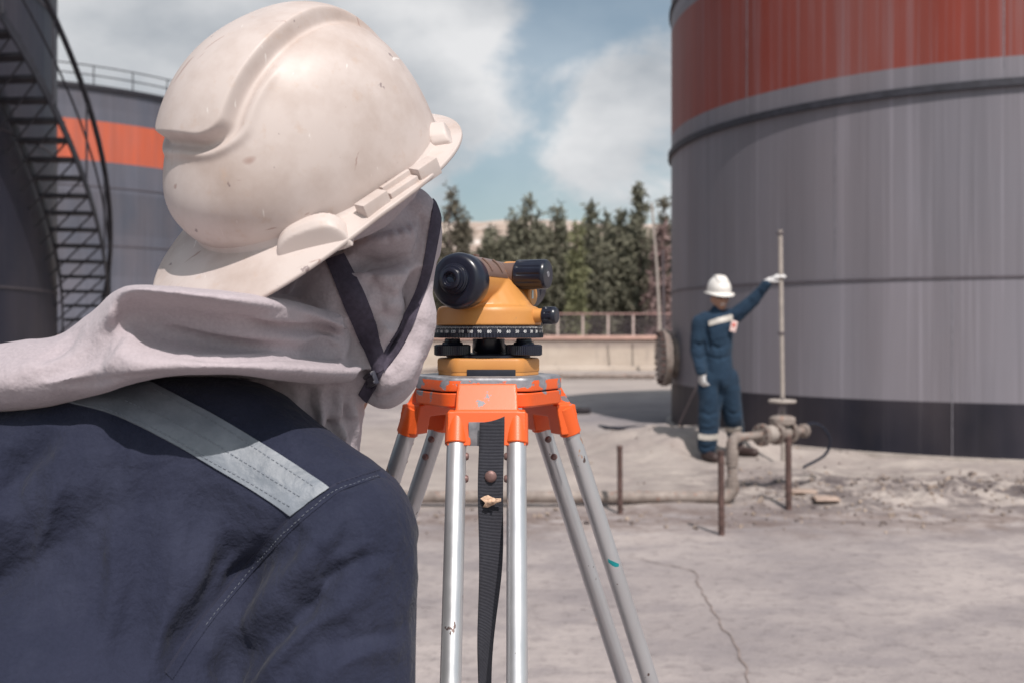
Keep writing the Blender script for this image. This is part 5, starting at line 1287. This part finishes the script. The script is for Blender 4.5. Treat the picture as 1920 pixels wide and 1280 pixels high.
V = folds(V, F, [([(1330, 640), (1345, 652), (1362, 646)], -.02, .018), ([(1322, 664), (1346, 672), (1372, 664)], -.014, .014), ([(1300, 640), (1312, 648), (1322, 640)], -.018, .02), ([(1298, 665), (1312, 672), (1322, 664)], -.014, .018),
   ([(1298, 690), (1310, 686), (1322, 690)], .010, .014), ([(1324, 612), (1328, 640), (1332, 662)], -.025, .018), ([(1372, 610), (1382, 600), (1392, 588)], -.014, .016), ([(1400, 580), (1408, 566), (1404, 552)], -.013, .015), ([(1420, 566), (1426, 552), (1420, 543)], -.012, .013),
   ([(1349, 712), (1351, 760), (1350, 820)], -.03, .02), ([(1312, 770), (1330, 778), (1345, 770)], -.012, .016), ([(1310, 795), (1328, 800), (1346, 792)], .010, .016), ([(1308, 834), (1326, 840), (1342, 832)], -.016, .016), ([(1362, 770), (1376, 776), (1388, 768)], -.012, .016),
   ([(1365, 815), (1378, 822), (1392, 815)], -.014, .016), ([(1348, 610), (1352, 650), (1354, 700)], .006, .010), ([(1335, 730), (1325, 750), (1318, 765)], .010, .02)])
V = V+normals(V, F)*(.020*fbm(V[:, 0]*9+3, V[:, 2]*11, 4, 9))[:, None]
cw = link('coverall', V, F, M['cover2'], pw); wt = bvh(V, F)
MB().add(*lathe(W(1346, 591)-[0, 0, .03], nrm([0.02, -.12, 1]), [(0, .082), (.045, .070), (.062, .071), (.062, .060), (.02, .058)], 28)).build('collar', M['cover2'], cw)
ribbon(wt, [(1330, 603), (1345, 598), (1359, 595), (1373, 590)], [(1331, 612), (1346, 607), (1361, 604), (1374, 600)], 3, .012, .003, 'chest_tape', M['tape2'], pw)
ribbon(wt, [(1312, 812), (1328, 816), (1344, 812)], [(1312, 822), (1328, 826), (1344, 822)], 3, .016, .003, 'leg_tape', M['tape2'], pw)
ribbon(wt, [(1362, 798), (1375, 801), (1388, 798)], [(1362, 806), (1375, 809), (1389, 806)], 3, .016, .003, 'leg_tape', M['tape2'], pw)
ribbon(wt, [(1333, 616), (1345, 613), (1357, 611)], [(1335, 636), (1346, 636), (1357, 632)], 4, .003, .005, 'chest_pocket', M['cover2'], cw)
h, n = cast(wt, 1376, 612)
if h is None: h = W(1374, 612, -.14)
bd = MB().add(*box(h+[.004, -.02, 0], (.030, .003, .052), np.array([[.97, 0, .22], [0, 1, 0], [-.22, 0, .97]]), .002)).build('id_badge', M['badge'], pw)
MB().add(*box(h+[.004, -.0245, .012], (.014, .001, .018), np.array([[.97, 0, .22], [0, 1, 0], [-.22, 0, .97]]))).build('photo_print', M['red'], bd)
V, F = helmet_mesh(96, 50); HR2 = hframe(-82, 6, 0); hx_ = HR2[:, 0]; sx_ = np.cross([0, 0, 1.], hx_); HR2 = np.stack([hx_, nrm(sx_), np.cross(hx_, nrm(sx_))], 1)
V = V*1.04@HR2.T+(hc+[-.008, .015, .062]); hw_ = link('hard_hat', V, F, M['whitehat'], pw)
MB().add(*ellip(hc+[0, .02, .035], (.080, .092, .06))).build('hair', M['hair'], pw)
for s in (-1, 1): MB().add(*ellip(hc+[.034*s+.004, -.083, .018], (.032, .012, .021))).build('sunglass_lens', M['glass'], pw)
MB().add(*tube([hc+[-.078, -.0, .022], hc+[-.06, -.085, .022], hc+[.004, -.098, .022], hc+[.066, -.085, .022], hc+[.078, 0, .022]], .004, 8)).build('sunglass_frame', M['black'], pw)
MB().add(*ellip(hc+[.005, -.086, -.060], (.026, .010, .010))).build('lips', M['lips'], pw)
MB().add(*ellip(hc+[.005, -.095, -.058], (.024, .005, .0065))).build('teeth', M['teeth'], pw)
g = MB(); wq = W(1317, 699, -.10); hand(g, wq, np.array([.10, -.15, -1]), np.array([-.8, -.6, .1]), 1.12, .75, 1); g.add(*capsule(wq+[0, 0, .03], wq+[0, 0, -.02], .040, .036)); V, F = fuse(g, .0042, 2); link('glove', V, F, M['glove'], pw)
g = MB(); wq = W(1441, 528, -.115); hand(g, wq, at(1464, 514, 9.33)-wq, np.array([-.3, -.5, .8]), 1.05, .30, 1); g.add(*capsule(wq-[.02, 0, .014], wq+[.015, 0, .01], .036, .032)); V, F = fuse(g, .0042, 2); link('glove', V, F, M['glove'], pw)
for (a, t_) in ((W(1324, 852), (.05, -.17)), (W(1384, 838, .25), (.13, -.12))):
    z0 = float(gz(a[0], a[1])); a = np.array([a[0], a[1], z0+.10]); bt = MB().add(*capsule(a+[0, 0, .05], a-[0, 0, .03], .055, .052)).add(*capsule(a+[0, .03, -.05], a+[t_[0], t_[1], -.052], .048, .044))
    V, F = fuse(bt, .008, 3); V[:, 2] = np.maximum(V[:, 2], z0+.004); link('boot', V, F, M['boot'], pw)
